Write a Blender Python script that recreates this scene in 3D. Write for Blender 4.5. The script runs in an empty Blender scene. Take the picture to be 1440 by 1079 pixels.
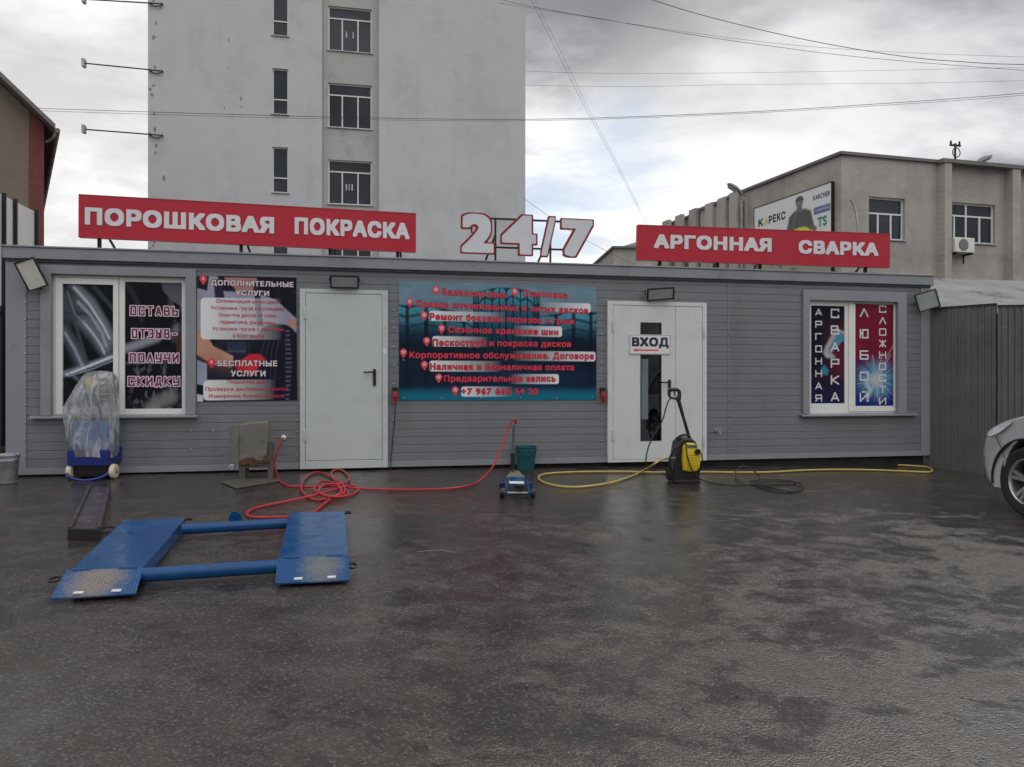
import bpy, bmesh, math, random
import numpy as np
from mathutils import Vector, Matrix

scene = bpy.context.scene
COL = scene.collection
PI = math.pi
rad = math.radians

# ---------------------------------------------------------------- camera
F, CX, CY, CZ = 1088.0, 720.0, 539.5, 1.042
cam_d = bpy.data.cameras.new("camera")
cam_d.sensor_width = 36.0
cam_d.lens = 36.0 * F / 1440.0
cam_d.clip_start = 0.05
cam_d.clip_end = 3000.0
cam = bpy.data.objects.new("camera", cam_d)
cam.location = (0, 0, CZ)
cam.rotation_euler = (PI / 2, 0, 0)
COL.objects.link(cam)
scene.camera = cam

# ---------------------------------------------------------------- sky
SUN_EL, SUN_AZ = rad(48), rad(38)      # azimuth from +Y towards +X
world = bpy.data.worlds.new("World")
scene.world = world
world.use_nodes = True
nt = world.node_tree
nt.nodes.clear()
N = lambda t, **k: _node(nt, t, **k)
def _node(tree, t, ins=None, **props):
    n = tree.nodes.new(t)
    for k, v in props.items():
        setattr(n, k, v)
    for k, v in (ins or {}).items():
        s = n.inputs[k]
        if isinstance(v, bpy.types.NodeSocket):
            tree.links.new(v, s)
        else:
            s.default_value = v
    return n
def ramp(tree, fac, stops):
    n = tree.nodes.new('ShaderNodeValToRGB')
    cr = n.color_ramp
    while len(cr.elements) < len(stops):
        cr.elements.new(0.5)
    for e, (p, c) in zip(cr.elements, stops):
        e.position = p
        e.color = (c, c, c, 1) if isinstance(c, (int, float)) else (*c, 1)
    tree.links.new(fac, n.inputs[0])
    return n.outputs[0]
def mth(tree, op, a, b=0.0, clamp=False):
    n = tree.nodes.new('ShaderNodeMath'); n.operation = op; n.use_clamp = clamp
    for i, v in enumerate((a, b)):
        if isinstance(v, bpy.types.NodeSocket): tree.links.new(v, n.inputs[i])
        else: n.inputs[i].default_value = v
    return n.outputs[0]
def mix(tree, fac, a, b, blend='MIX'):
    n = tree.nodes.new('ShaderNodeMix'); n.data_type = 'RGBA'; n.blend_type = blend
    for s, v in ((n.inputs[0], fac), (n.inputs[6], a), (n.inputs[7], b)):
        if isinstance(v, bpy.types.NodeSocket): tree.links.new(v, s)
        elif isinstance(v, (int, float)): s.default_value = v
        else: s.default_value = (*v, 1) if len(v) == 3 else v
    return n.outputs[2]

tc = N('ShaderNodeTexCoord').outputs['Generated']
sep = N('ShaderNodeSeparateXYZ', ins={0: tc})
zc = mth(nt, 'MAXIMUM', sep.outputs[2], 0.0)
den = mth(nt, 'ADD', zc, 0.22)
px_ = mth(nt, 'DIVIDE', sep.outputs[0], den)
py_ = mth(nt, 'DIVIDE', sep.outputs[1], den)
pv = N('ShaderNodeCombineXYZ', ins={0: px_, 1: py_, 2: 3.7}).outputs[0]
mp = N('ShaderNodeMapping', ins={0: pv, 2: (0, 0, rad(24)), 3: (0.88, 1.2, 1)}).outputs[0]
n1 = N('ShaderNodeTexNoise', ins={'Vector': mp, 'Scale': 1.15, 'Detail': 9, 'Roughness': 0.56, 'Distortion': 0.35}).outputs[0]
n2 = N('ShaderNodeTexNoise', ins={'Vector': mp, 'Scale': 3.0, 'Detail': 9, 'Roughness': 0.58, 'Distortion': 0.25}).outputs[0]
cl = mth(nt, 'ADD', mth(nt, 'MULTIPLY', n1, 0.55), mth(nt, 'MULTIPLY', n2, 0.45))
ccol = ramp(nt, cl, [(0.38, (0.95, 0.95, 0.94)), (0.455, (0.72, 0.725, 0.735)), (0.52, (0.48, 0.485, 0.50)), (0.60, (0.30, 0.305, 0.325))])
# low sky is brighter, higher sky greyer
hz = ramp(nt, zc, [(0.0, 1.32), (0.22, 1.2), (0.42, 0.98), (0.7, 0.95), (1.0, 1.15)])
ccol = mix(nt, 1.0, ccol, hz, 'MULTIPLY')

# gap of blue in the cloud deck, low over the yard
def gap(px, py, w):
    v = Vector(((px - CX) / F, 1, (CY - py) / F)).normalized()
    d = N('ShaderNodeVectorMath', operation='DOT_PRODUCT', ins={0: tc, 1: tuple(v)}).outputs['Value']
    return ramp(nt, d, [(math.cos(w), 0.0), (1.0, 1.0)])
g1 = mth(nt, 'MAXIMUM', gap(850, 225, .13), gap(775, 300, .13))
dk = mth(nt, 'MAXIMUM', gap(1330, 20, .42), mth(nt, 'MULTIPLY', gap(1050, -120, .35), .8))
ccol = mix(nt, mth(nt, 'MULTIPLY', dk, .85, True), ccol, mix(nt, 1.0, ccol, (.56, .565, .59), 'MULTIPLY'))
lt0 = mth(nt, 'MAXIMUM', gap(800, 345, .20), mth(nt, 'MAXIMUM', gap(1010, 235, .22), gap(90, 260, .30)))
ccol = mix(nt, mth(nt, 'MULTIPLY', lt0, .5, True), ccol, (0.93, 0.915, 0.885))
hole = mth(nt, 'ADD', mth(nt, 'MULTIPLY', g1, 0.9), mth(nt, 'SUBTRACT', mth(nt, 'MULTIPLY', n2, 1.7), 1.12))
hole = ramp(nt, hole, [(0.15, 0.0), (0.8, 0.85)])
sky = N('ShaderNodeTexSky', sky_type='NISHITA', sun_disc=False, sun_elevation=SUN_EL, sun_rotation=SUN_AZ)
skyc = mix(nt, 1.0, sky.outputs[0], (0.115, 0.115, 0.115), 'MULTIPLY')
blue = mix(nt, 0.6, skyc, (0.52, 0.60, 0.71))
allc = mix(nt, hole, ccol, blue)
# even starting factor for the unseen sky to the rear
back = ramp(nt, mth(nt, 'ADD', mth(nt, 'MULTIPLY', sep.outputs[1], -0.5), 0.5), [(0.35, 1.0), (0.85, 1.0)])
# added for light: unseen rear sky dimmed low against reflections, brightened above for facade
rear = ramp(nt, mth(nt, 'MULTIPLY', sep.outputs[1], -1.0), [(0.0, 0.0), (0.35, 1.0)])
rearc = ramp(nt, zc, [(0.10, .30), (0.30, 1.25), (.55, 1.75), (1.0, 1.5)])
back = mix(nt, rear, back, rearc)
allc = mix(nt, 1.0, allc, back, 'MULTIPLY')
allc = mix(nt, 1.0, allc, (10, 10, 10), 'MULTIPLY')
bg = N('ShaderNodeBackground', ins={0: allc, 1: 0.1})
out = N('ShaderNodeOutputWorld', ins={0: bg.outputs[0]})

sun_d = bpy.data.lights.new("sun", 'SUN')
sun_d.energy = 0.5
sun_d.angle = rad(25)
sun_d.color = (1.0, 0.96, 0.9)
sun = bpy.data.objects.new("sun", sun_d)
sun.rotation_euler = Vector((math.sin(SUN_AZ) * math.cos(SUN_EL), math.cos(SUN_AZ) * math.cos(SUN_EL), math.sin(SUN_EL))).to_track_quat('Z', 'Y').to_euler()
COL.objects.link(sun)

scene.view_settings.view_transform = 'Standard'
scene.view_settings.look = 'None'
scene.view_settings.exposure = 0.28
scene.view_settings.gamma = 1.0

# ---------------------------------------------------------------- frames
TH = math.atan2(0.202, 0.979)
U = Vector((math.cos(TH), math.sin(TH), 0))
NV = Vector((math.sin(TH), -math.cos(TH), 0))       # out of the front wall, to the yard
A = Vector((-5.733, 8.785, 0))                       # front corner of the cabin, at the foot of the wall
def W(s, o, z):
    return A + U * s + NV * o + Vector((0, 0, z))
def ray(px, py):
    return Vector(((px - CX) / F, 1.0, -(py - CY) / F))
C0 = Vector((0, 0, CZ))
def fs(px, py, o=0.0):
    r = ray(px, py)
    t = ((A - C0).dot(NV) + o) / r.dot(NV)
    p = C0 + r * t
    return (p - A).dot(U), p.z
def at(px, py, D):
    return C0 + ray(px, py) * D
def clampf(v, a, b): return max(a, min(b, v))
def sstep(a, b, v):
    t = clampf((v - a) / (b - a), 0, 1); return t * t * (3 - 2 * t)
def gz(x, y):
    p = Vector((x, y, 0)) - A
    p.z = 0
    s, d = p.dot(U), p.dot(NV)
    z = -0.015 - 0.144 * (clampf(s, 0, 16) / 12.0) ** 2.5 - 0.042 * clampf(d, 0, 16)
    z -= 0.05 * sstep(11.4, 13.5, s) * sstep(-1, 1.5, d)
    return z
def G(px, py, h=0.0):
    r = ray(px, py)
    t = 6.0
    for _ in range(60):
        p = C0 + r * t
        t2 = (gz(p.x, p.y) + h - CZ) / r.z
        t += (t2 - t) * 0.7
    p = C0 + r * t
    return Vector((p.x, p.y, gz(p.x, p.y) + h))
def gmat(x, y, ang):
    """frame standing on the yard: local X turned by ang, local Z along the ground's normal"""
    e = 0.3
    nx, ny = (gz(x + e, y) - gz(x - e, y)) / (2 * e), (gz(x, y + e) - gz(x, y - e)) / (2 * e)
    up = Vector((-nx, -ny, 1)).normalized()
    X = Vector((math.cos(ang), math.sin(ang), 0)); X = (X - up * X.dot(up)).normalized()
    Y = up.cross(X)
    M = Matrix((X, Y, up)).transposed().to_4x4()
    M.translation = (x, y, gz(x, y))
    return M

# ---------------------------------------------------------------- materials
def lin1(c):
    c /= 255.0
    return c / 12.92 if c <= 0.04045 else ((c + 0.055) / 1.055) ** 2.4
def S(r, g, b): return (lin1(r), lin1(g), lin1(b))
def K(r, g, b, k=0.46): return tuple(min(0.86, lin1(v) / k) for v in (r, g, b))

def pm(name, c, rough=0.5, metal=0.0, var=0.18, scale=4.0, bump=0.0, bscale=60.0, spec=0.5, coat=0.0, rvar=0.15, dirt=None, dscale=2.0, dlo=.52, dhi=.7):
    m = bpy.data.materials.new(name); m.use_nodes = True
    t = m.node_tree; b = t.nodes['Principled BSDF']
    co = _node(t, 'ShaderNodeTexCoord').outputs['Object']
    nz = _node(t, 'ShaderNodeTexNoise', ins={'Vector': co, 'Scale': scale, 'Detail': 6, 'Roughness': 0.65}).outputs[0]
    lo = tuple(v * (1 - var) for v in c); hi = tuple(min(1, v * (1 + var)) for v in c)
    col = mix(t, ramp(t, nz, [(0.3, 0.0), (0.7, 1.0)]), lo, hi)
    if dirt:
        dn = _node(t, 'ShaderNodeTexNoise', ins={'Vector': co, 'Scale': dscale, 'Detail': 9, 'Roughness': 0.72}).outputs[0]
        col = mix(t, ramp(t, dn, [(dlo, 0.0), (dhi, 1.0)]), col, dirt)
    t.links.new(col, b.inputs['Base Color'])
    n2_ = _node(t, 'ShaderNodeTexNoise', ins={'Vector': co, 'Scale': scale * 2.3, 'Detail': 5}).outputs[0]
    t.links.new(ramp(t, n2_, [(0.3, max(0.02, rough - rvar)), (0.7, min(1, rough + rvar))]), b.inputs['Roughness'])
    b.inputs['Metallic'].default_value = metal
    b.inputs['Specular IOR Level'].default_value = spec
    b.inputs['Coat Weight'].default_value = coat
    b.inputs['Coat Roughness'].default_value = 0.08
    if bump:
        bn = _node(t, 'ShaderNodeTexNoise', ins={'Vector': co, 'Scale': bscale, 'Detail': 4}).outputs[0]
        bp = _node(t, 'ShaderNodeBump', ins={'Height': bn, 'Strength': bump, 'Distance': 0.01})
        t.links.new(bp.outputs[0], b.inputs['Normal'])
    return m
def artmat(name, rough=0.35, spec=0.5, coat=0.0):
    m = bpy.data.materials.new(name); m.use_nodes = True
    t = m.node_tree; b = t.nodes['Principled BSDF']
    a = _node(t, 'ShaderNodeVertexColor', layer_name='print')
    t.links.new(a.outputs[0], b.inputs['Base Color'])
    b.inputs['Roughness'].default_value = rough
    b.inputs['Specular IOR Level'].default_value = spec
    b.inputs['Coat Weight'].default_value = coat
    b.inputs['Coat Roughness'].default_value = 0.04
    return m
def glassmat(name, tint=(0.75, 0.8, 0.82), op=0.25):
    m = bpy.data.materials.new(name); m.use_nodes = True
    t = m.node_tree; t.nodes.clear()
    tr = _node(t, 'ShaderNodeBsdfTransparent', ins={0: (*tint, 1)})
    gl = _node(t, 'ShaderNodeBsdfGlossy', ins={0: (0.9, 0.93, 0.95, 1), 'Roughness': 0.02})
    fr = _node(t, 'ShaderNodeFresnel', ins={0: 1.6}).outputs[0]
    mx = _node(t, 'ShaderNodeMixShader', ins={0: mth(t, 'ADD', fr, op * 0.3, True), 1: tr.outputs[0], 2: gl.outputs[0]})
    _node(t, 'ShaderNodeOutputMaterial', ins={0: mx.outputs[0]})
    return m

# ---------------------------------------------------------------- mesh builder
class MB:
    def __init__(s):
        s.v = []; s.f = []
    def add(s, vs, fcs):
        n = len(s.v); s.v += [tuple(v) for v in vs]; s.f += [[n + i for i in f] for f in fcs]
        return s
    def box(s, x0, x1, y0, y1, z0, z1):
        return s.add([(x0, y0, z0), (x1, y0, z0), (x1, y1, z0), (x0, y1, z0), (x0, y0, z1), (x1, y0, z1), (x1, y1, z1), (x0, y1, z1)],
                     [(0, 3, 2, 1), (4, 5, 6, 7), (0, 1, 5, 4), (1, 2, 6, 5), (2, 3, 7, 6), (3, 0, 4, 7)])
    def obox(s, M, sx, sy, sz):
        n = len(s.v); s.box(-sx / 2, sx / 2, -sy / 2, sy / 2, -sz / 2, sz / 2)
        for i in range(n, len(s.v)): s.v[i] = tuple(M @ Vector(s.v[i]))
        return s
    def prism(s, pts, y0, y1, ax='y'):
        n = len(pts)
        def p(a, b, t): return (a, t, b) if ax == 'y' else ((a, b, t) if ax == 'z' else (t, a, b))
        vs = [p(a, b, y0) for a, b in pts] + [p(a, b, y1) for a, b in pts]
        return s.add(vs, [list(range(n)), list(range(2 * n - 1, n - 1, -1))] + [(i, (i + 1) % n, n + (i + 1) % n, n + i) for i in range(n)])
    def loft(s, rings, caps=True, closed=True):
        n = len(rings[0]); base = len(s.v)
        for r in rings: s.v += [tuple(p) for p in r]
        for k in range(len(rings) - 1):
            for i in range(n if closed else n - 1):
                j = (i + 1) % n
                s.f.append([base + k * n + i, base + k * n + j, base + (k + 1) * n + j, base + (k + 1) * n + i])
        if caps:
            s.f.append([base + i for i in range(n)][::-1])
            s.f.append([base + (len(rings) - 1) * n + i for i in range(n)])
        return s
    def tube(s, pts, r, n=8, caps=True):
        pts = [Vector(p) for p in pts]
        rs = r if isinstance(r, (list, tuple)) else [r] * len(pts)
        d0 = (pts[1] - pts[0]).normalized()
        nr = d0.orthogonal().normalized()
        rings = []
        for i, p in enumerate(pts):
            a = pts[max(0, i - 1)]; b = pts[min(len(pts) - 1, i + 1)]
            d = (b - a).normalized() if (b - a).length > 1e-9 else d0
            nr = (nr - d * nr.dot(d))
            nr = nr.normalized() if nr.length > 1e-6 else d.orthogonal().normalized()
            bn = d.cross(nr)
            rings.append([p + (nr * math.cos(2 * PI * k / n) + bn * math.sin(2 * PI * k / n)) * rs[i] for k in range(n)])
        return s.loft(rings, caps)
    def lathe(s, prof, c=(0, 0, 0), n=24, ax='z', caps=True):
        rings = []
        for r, h in prof:
            ring = []
            for k in range(n):
                a = 2 * PI * k / n
                u, v = r * math.cos(a), r * math.sin(a)
                q = (u, v, h) if ax == 'z' else ((u, h, v) if ax == 'y' else (h, u, v))
                ring.append((c[0] + q[0], c[1] + q[1], c[2] + q[2]))
            rings.append(ring)
        return s.loft(rings, caps)
    def obj(s, name, mat, parent=None, bevel=0.0, smooth=30, seg=2, weld=False):
        me = bpy.data.meshes.new(name)
        me.from_pydata(s.v, [], s.f); me.update()
        bm = bmesh.new(); bm.from_mesh(me)
        if weld: bmesh.ops.remove_doubles(bm, verts=bm.verts, dist=1e-5)
        bmesh.ops.recalc_face_normals(bm, faces=bm.faces)
        bm.to_mesh(me); bm.free()
        if smooth:
            me.polygons.foreach_set('use_smooth', [True] * len(me.polygons))
            me.set_sharp_from_angle(angle=rad(smooth))
        o = bpy.data.objects.new(name, me); COL.objects.link(o)
        if mat: me.materials.append(mat)
        if parent: o.parent = parent
        if bevel:
            b = o.modifiers.new('bevel', 'BEVEL'); b.width = bevel; b.segments = seg; b.limit_method = 'ANGLE'; b.angle_limit = rad(35)
            b.harden_normals = False
        return o
def tag(o, label, cat, group=None, kind=None):
    if label: o['label'] = label
    if cat: o['category'] = cat
    if group: o['group'] = group
    if kind: o['kind'] = kind
    return o
def thing(name, label, cat, loc=(0, 0, 0), rz=0.0, group=None, M=None):
    o = bpy.data.objects.new(name, None); o.empty_display_size = 0.2; COL.objects.link(o)
    if M is not None: o.matrix_world = M
    else:
        o.location = loc; o.rotation_euler = (0, 0, rz)
    return tag(o, label, cat, group)
def kids(o): return [c for c in bpy.data.objects if c.parent == o]
def dup(o, parent=None):
    c = o.copy(); COL.objects.link(c)
    if parent: c.parent = parent
    for k in kids(o): dup(k, c)
    return c
def spline(pts, n=10):
    P = [Vector(p) for p in pts]; out = []
    Q = [P[0] * 2 - P[1]] + P + [P[-1] * 2 - P[-2]]
    for i in range(1, len(Q) - 2):
        a, b, c, d = Q[i - 1:i + 3]
        for k in range(n):
            t = k / n
            out.append(0.5 * ((2 * b) + (c - a) * t + (2 * a - 5 * b + 4 * c - d) * t * t + (3 * b - a - 3 * c + d) * t ** 3))
    out.append(P[-1]); return out
def rrect(x0, x1, z0, z1, r, n=5):
    out = []
    for cx, cz, a0 in ((x1 - r, z1 - r, 0), (x0 + r, z1 - r, 90), (x0 + r, z0 + r, 180), (x1 - r, z0 + r, 270)):
        for k in range(n + 1):
            a = rad(a0 + 90 * k / n); out.append((cx + r * math.cos(a), cz + r * math.sin(a)))
    return out

# ---------------------------------------------------------------- lettering
def marching(mb, Fd, ox, oz, dx, dz, y, th):
    """filled contour of the field Fd (rows up) at 0.5, in the local XZ plane; th > 0 gives it a thickness behind y"""
    B = Fd > 0.5
    cell = B[:-1, :-1].astype(int) + B[:-1, 1:] + B[1:, 1:] + B[1:, :-1]
    full = cell == 4
    nz, nx = cell.shape
    for j in range(nz):
        row = full[j]; i = 0
        while i < nx:
            if row[i]:
                k = i
                while k < nx and row[k]: k += 1
                mb.add([(ox + i * dx, y, oz + j * dz), (ox + k * dx, y, oz + j * dz), (ox + k * dx, y, oz + (j + 1) * dz), (ox + i * dx, y, oz + (j + 1) * dz)], [(0, 1, 2, 3)])
                i = k
            else: i += 1
    js, is_ = np.nonzero((cell > 0) & (cell < 4))
    for j, i in zip(js.tolist(), is_.tolist()):
        cs = ((i, j), (i + 1, j), (i + 1, j + 1), (i, j + 1))
        vals = [float(Fd[b, a]) for a, b in cs]
        poly = []; cut = []
        for q in range(4):
            a, b = cs[q], cs[(q + 1) % 4]; va, vb = vals[q], vals[(q + 1) % 4]
            if va > 0.5: poly.append(a)
            if (va > 0.5) != (vb > 0.5):
                t = (0.5 - va) / (vb - va)
                p = (a[0] + (b[0] - a[0]) * t, a[1] + (b[1] - a[1]) * t)
                poly.append(p); cut.append(p)
        if len(poly) >= 3:
            mb.add([(ox + a * dx, y, oz + b * dz) for a, b in poly], [list(range(len(poly)))])
            if th and len(cut) == 2:
                (a, b), (c, d) = cut
                mb.add([(ox + a * dx, y, oz + b * dz), (ox + c * dx, y, oz + d * dz), (ox + c * dx, y + th, oz + d * dz), (ox + a * dx, y + th, oz + b * dz)], [(0, 1, 2, 3)])
def grow(m, r, square=False):
    if r <= 0: return m
    if square:
        R = int(round(r)); o = m.copy()
        for k in range(1, R + 1): o[:, k:] |= m[:, :-k]; o[:, :-k] |= m[:, k:]
        q = o.copy()
        for k in range(1, R + 1): o[k:] |= q[:-k]; o[:-k] |= q[k:]
        return o
    R = int(math.ceil(r)); o = m.copy(); H, Wd = m.shape
    for a in range(-R, R + 1):
        for b in range(-R, R + 1):
            if a * a + b * b <= r * r and (a or b):
                o[max(0, a):H + min(0, a), max(0, b):Wd + min(0, b)] |= m[max(0, -a):H + min(0, -a), max(0, -b):Wd + min(0, -b)]
    return o
def down(m, k):
    H, Wd = m.shape; H -= H % k; Wd -= Wd % k
    f = m[:H, :Wd].reshape(H // k, k, Wd // k, k).mean((1, 3)).astype(float)
    return np.pad(f, 1)
_tri = {}
def glyphs(t, sp=1.0):
    if (t, sp) not in _tri:
        cu = bpy.data.curves.new('t', 'FONT'); cu.body = t; cu.size = 1; cu.fill_mode = 'NONE'; cu.resolution_u = 6; cu.space_character = sp
        ob = bpy.data.objects.new('t', cu); COL.objects.link(ob)
        dg = bpy.context.evaluated_depsgraph_get()
        me = bpy.data.meshes.new_from_object(ob.evaluated_get(dg))
        v = np.array([x.co[:2] for x in me.vertices]); tr = np.array([x.vertices[:] for x in me.edges])
        bpy.data.objects.remove(ob); bpy.data.curves.remove(cu); bpy.data.meshes.remove(me)
        _tri[(t, sp)] = (v, tr)
    return _tri[(t, sp)]
def font_mask(t, res, bold, square=False):
    """supersampled mask of a line; returns mask, x origin, baseline row, pixels per cap height"""
    v, tr = glyphs(t, 1.0 + bold * 1.6); vc, _ = glyphs('Н')
    cap = vc[:, 1].max() - vc[:, 1].min(); k = res / cap
    pad = int(res * 0.4)
    x0, z0 = v[:, 0].min(), min(0, v[:, 1].min())
    q = (v - [x0, z0]) * k + pad
    Wd, H = int(q[:, 0].max()) + pad + 2, int(q[:, 1].max()) + pad + 2
    # contours in vertex order; non-zero winding, so overlapping strokes of a letter stay filled
    nb_ = {}
    for e0, e1 in tr.tolist():
        nb_.setdefault(e0, []).append(e1); nb_.setdefault(e1, []).append(e0)
    seen = set(); wn = np.zeros((H, Wd + 1), int)
    for s0_ in range(len(v)):
        if s0_ in seen or s0_ not in nb_: continue
        loop = [s0_]; seen.add(s0_)
        nxt = s0_ + 1 if s0_ + 1 in nb_[s0_] else nb_[s0_][0]
        while nxt not in seen:
            loop.append(nxt); seen.add(nxt)
            o_ = [w for w in nb_[nxt] if w not in seen]
            if not o_: break
            nxt = o_[0]
        for a_, b_ in zip(loop, loop[1:] + loop[:1]):
            (xa, za), (xb, zb) = q[a_], q[b_]
            if za == zb: continue
            sgn_ = 1 if zb > za else -1
            lo, hi = (za, zb) if zb > za else (zb, za)
            for r_ in range(int(math.ceil(lo - .5)), int(math.ceil(hi - .5))):
                x = xa + (r_ + .5 - za) / (zb - za) * (xb - xa)
                wn[r_, int(math.ceil(x - .5))] += sgn_
    m = np.cumsum(wn, 1)[:, :Wd] != 0
    return grow(m, bold * res, square), pad, pad - z0 * k, res
def text(mb, t, x0, x1, z0, cap, y=0.0, bold=0.03, res=16, th=0.0, outline=0.0, shear=None, ss=3, square=False):
    """line of print between x0 and x1 with its baseline at z0; shear: function x -> dz"""
    m, pad, base, k = font_mask(t, res * ss, bold + outline, square)
    Fd = down(m, ss)
    xs = np.nonzero(m.any(0))[0]
    g = outline * res * ss
    dx = (x1 - x0) / max(1, (xs[-1] - xs[0] + 1 - 2 * g)) * ss
    dz = cap / (res * (1 + 2 * bold))
    z0 += bold * res * dz
    n = len(mb.v)
    marching(mb, Fd, x0 - (xs[0] + g) / ss * dx - 0.5 * dx, z0 - base / ss * dz - 0.5 * dz, dx, dz, y, th)
    if shear:
        for i in range(n, len(mb.v)):
            a = mb.v[i]; mb.v[i] = (a[0], a[1], a[2] + shear(a[0]))
TECH = {'О': '0,0 1,0 1,1 0,1 0,0', 'С': '1,.78 1,1 0,1 0,0 1,0 1,.22', 'Т': '0,1 1,1|.5,1 .5,0', 'А': '0,0 .5,1 1,0|.2,.28 .8,.28', 'В': '0,.5 0,0 1,0 1,.5 0,.5 0,1 .88,1 .88,.5',
        'Ь': '0,1 0,0 1,0 1,.55 0,.55', 'З': '0,1 1,1 1,0 0,0|.3,.5 1,.5', 'Ы': '0,1 0,0 .65,0 .65,.55 0,.55|1,0 1,1', 'П': '0,0 0,1 1,1 1,0', 'Л': '0,0 .5,1 1,0', 'У': '0,1 0,.4 1,.4|1,1 1,0 .1,0',
        'Ч': '0,1 0,.45 1,.45|1,1 1,0', 'И': '0,1 0,0 1,1 1,0', 'К': '0,0 0,1|1,1 .1,.5 1,0', 'Д': '.18,.12 .36,1 .84,1 .84,.12|0,-.12 0,.12 1,.12 1,-.12', 'Р': '0,0 0,1 1,1 1,.45 0,.45', 'Г': '0,0 0,1 1,1',
        'Н': '0,0 0,1|1,0 1,1|0,.5 1,.5', 'Я': '1,0 1,1 0,1 0,.45 1,.45|.4,.45 0,0', 'Ю': '0,0 0,1|0,.5 .3,.5|.3,0 1,0 1,1 .3,1 .3,0', 'Б': '.95,1 0,1 0,0 1,0 1,.5 0,.5', 'Й': '0,1 0,0 1,1 1,0|.3,1.2 .7,1.2',
        'Ж': '.5,0 .5,1|0,1 .5,.5 1,1|0,0 .5,.5 1,0', '-': '.1,.5 .8,.5', ' ': ''}
def tech(mb, ch, x0, z0, w, h, y, sw, res=14):
    """one squared letter drawn with strokes of width sw"""
    if not TECH[ch]: return
    cell = h / res; pad = sw * 1.5 + 0.25 * h
    nx, nz = int((w + 2 * pad) / cell) + 2, int((h + 2 * pad) / cell) + 2
    X, Z = np.meshgrid(np.arange(nx) * cell - pad, np.arange(nz) * cell - pad)
    d = np.full(X.shape, 9.0)
    for st in TECH[ch].split('|'):
        P = [tuple(float(c) for c in p.split(',')) for p in st.split()]
        for (a, b), (c, e) in zip(P, P[1:]):
            ax, az, bx, bz = a * w, b * h, c * w, e * h
            L = (bx - ax) ** 2 + (bz - az) ** 2
            tt = np.clip(((X - ax) * (bx - ax) + (Z - az) * (bz - az)) / max(L, 1e-12), 0, 1)
            ex, ez = np.abs(X - ax - tt * (bx - ax)), np.abs(Z - az - tt * (bz - az))
            d = np.minimum(d, np.maximum(ex, ez) if (ax == bx or az == bz) else np.hypot(ex, ez))
    marching(mb, np.clip(0.5 + (sw / 2 - d) / (2 * cell) , 0, 1), x0 - pad, z0 - pad, cell, cell, y, 0)

# ---------------------------------------------------------------- printed sheets
def vnoise(u, v, sc, seed=0, oct=4):
    """smooth value noise on arrays"""
    rs = np.random.RandomState(seed); out = np.zeros_like(u); amp = 0.5
    for _ in range(oct):
        g = rs.rand(64, 64); x = u * sc; z = v * sc
        xi, zi = np.floor(x).astype(int), np.floor(z).astype(int); fx, fz = x - xi, z - zi
        fx = fx * fx * (3 - 2 * fx); fz = fz * fz * (3 - 2 * fz)
        q = lambda a, b: g[(zi + b) % 64, (xi + a) % 64]
        out += amp * ((q(0, 0) * (1 - fx) + q(1, 0) * fx) * (1 - fz) + (q(0, 1) * (1 - fx) + q(1, 1) * fx) * fz)
        sc *= 2; amp *= .5
    return out / (1 - .5 ** oct)
def ss_(a, b, v):
    t = np.clip((v - a) / (b - a), 0, 1); return t * t * (3 - 2 * t)
def seg_d(u, v, ax, az, bx, bz, asp=1.0):
    L = ((bx - ax) * asp) ** 2 + (bz - az) ** 2
    t = np.clip(((u - ax) * (bx - ax) * asp * asp + (v - az) * (bz - az)) / L, 0, 1)
    return np.hypot((u - ax - t * (bx - ax)) * asp, v - az - t * (bz - az)), t
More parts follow.
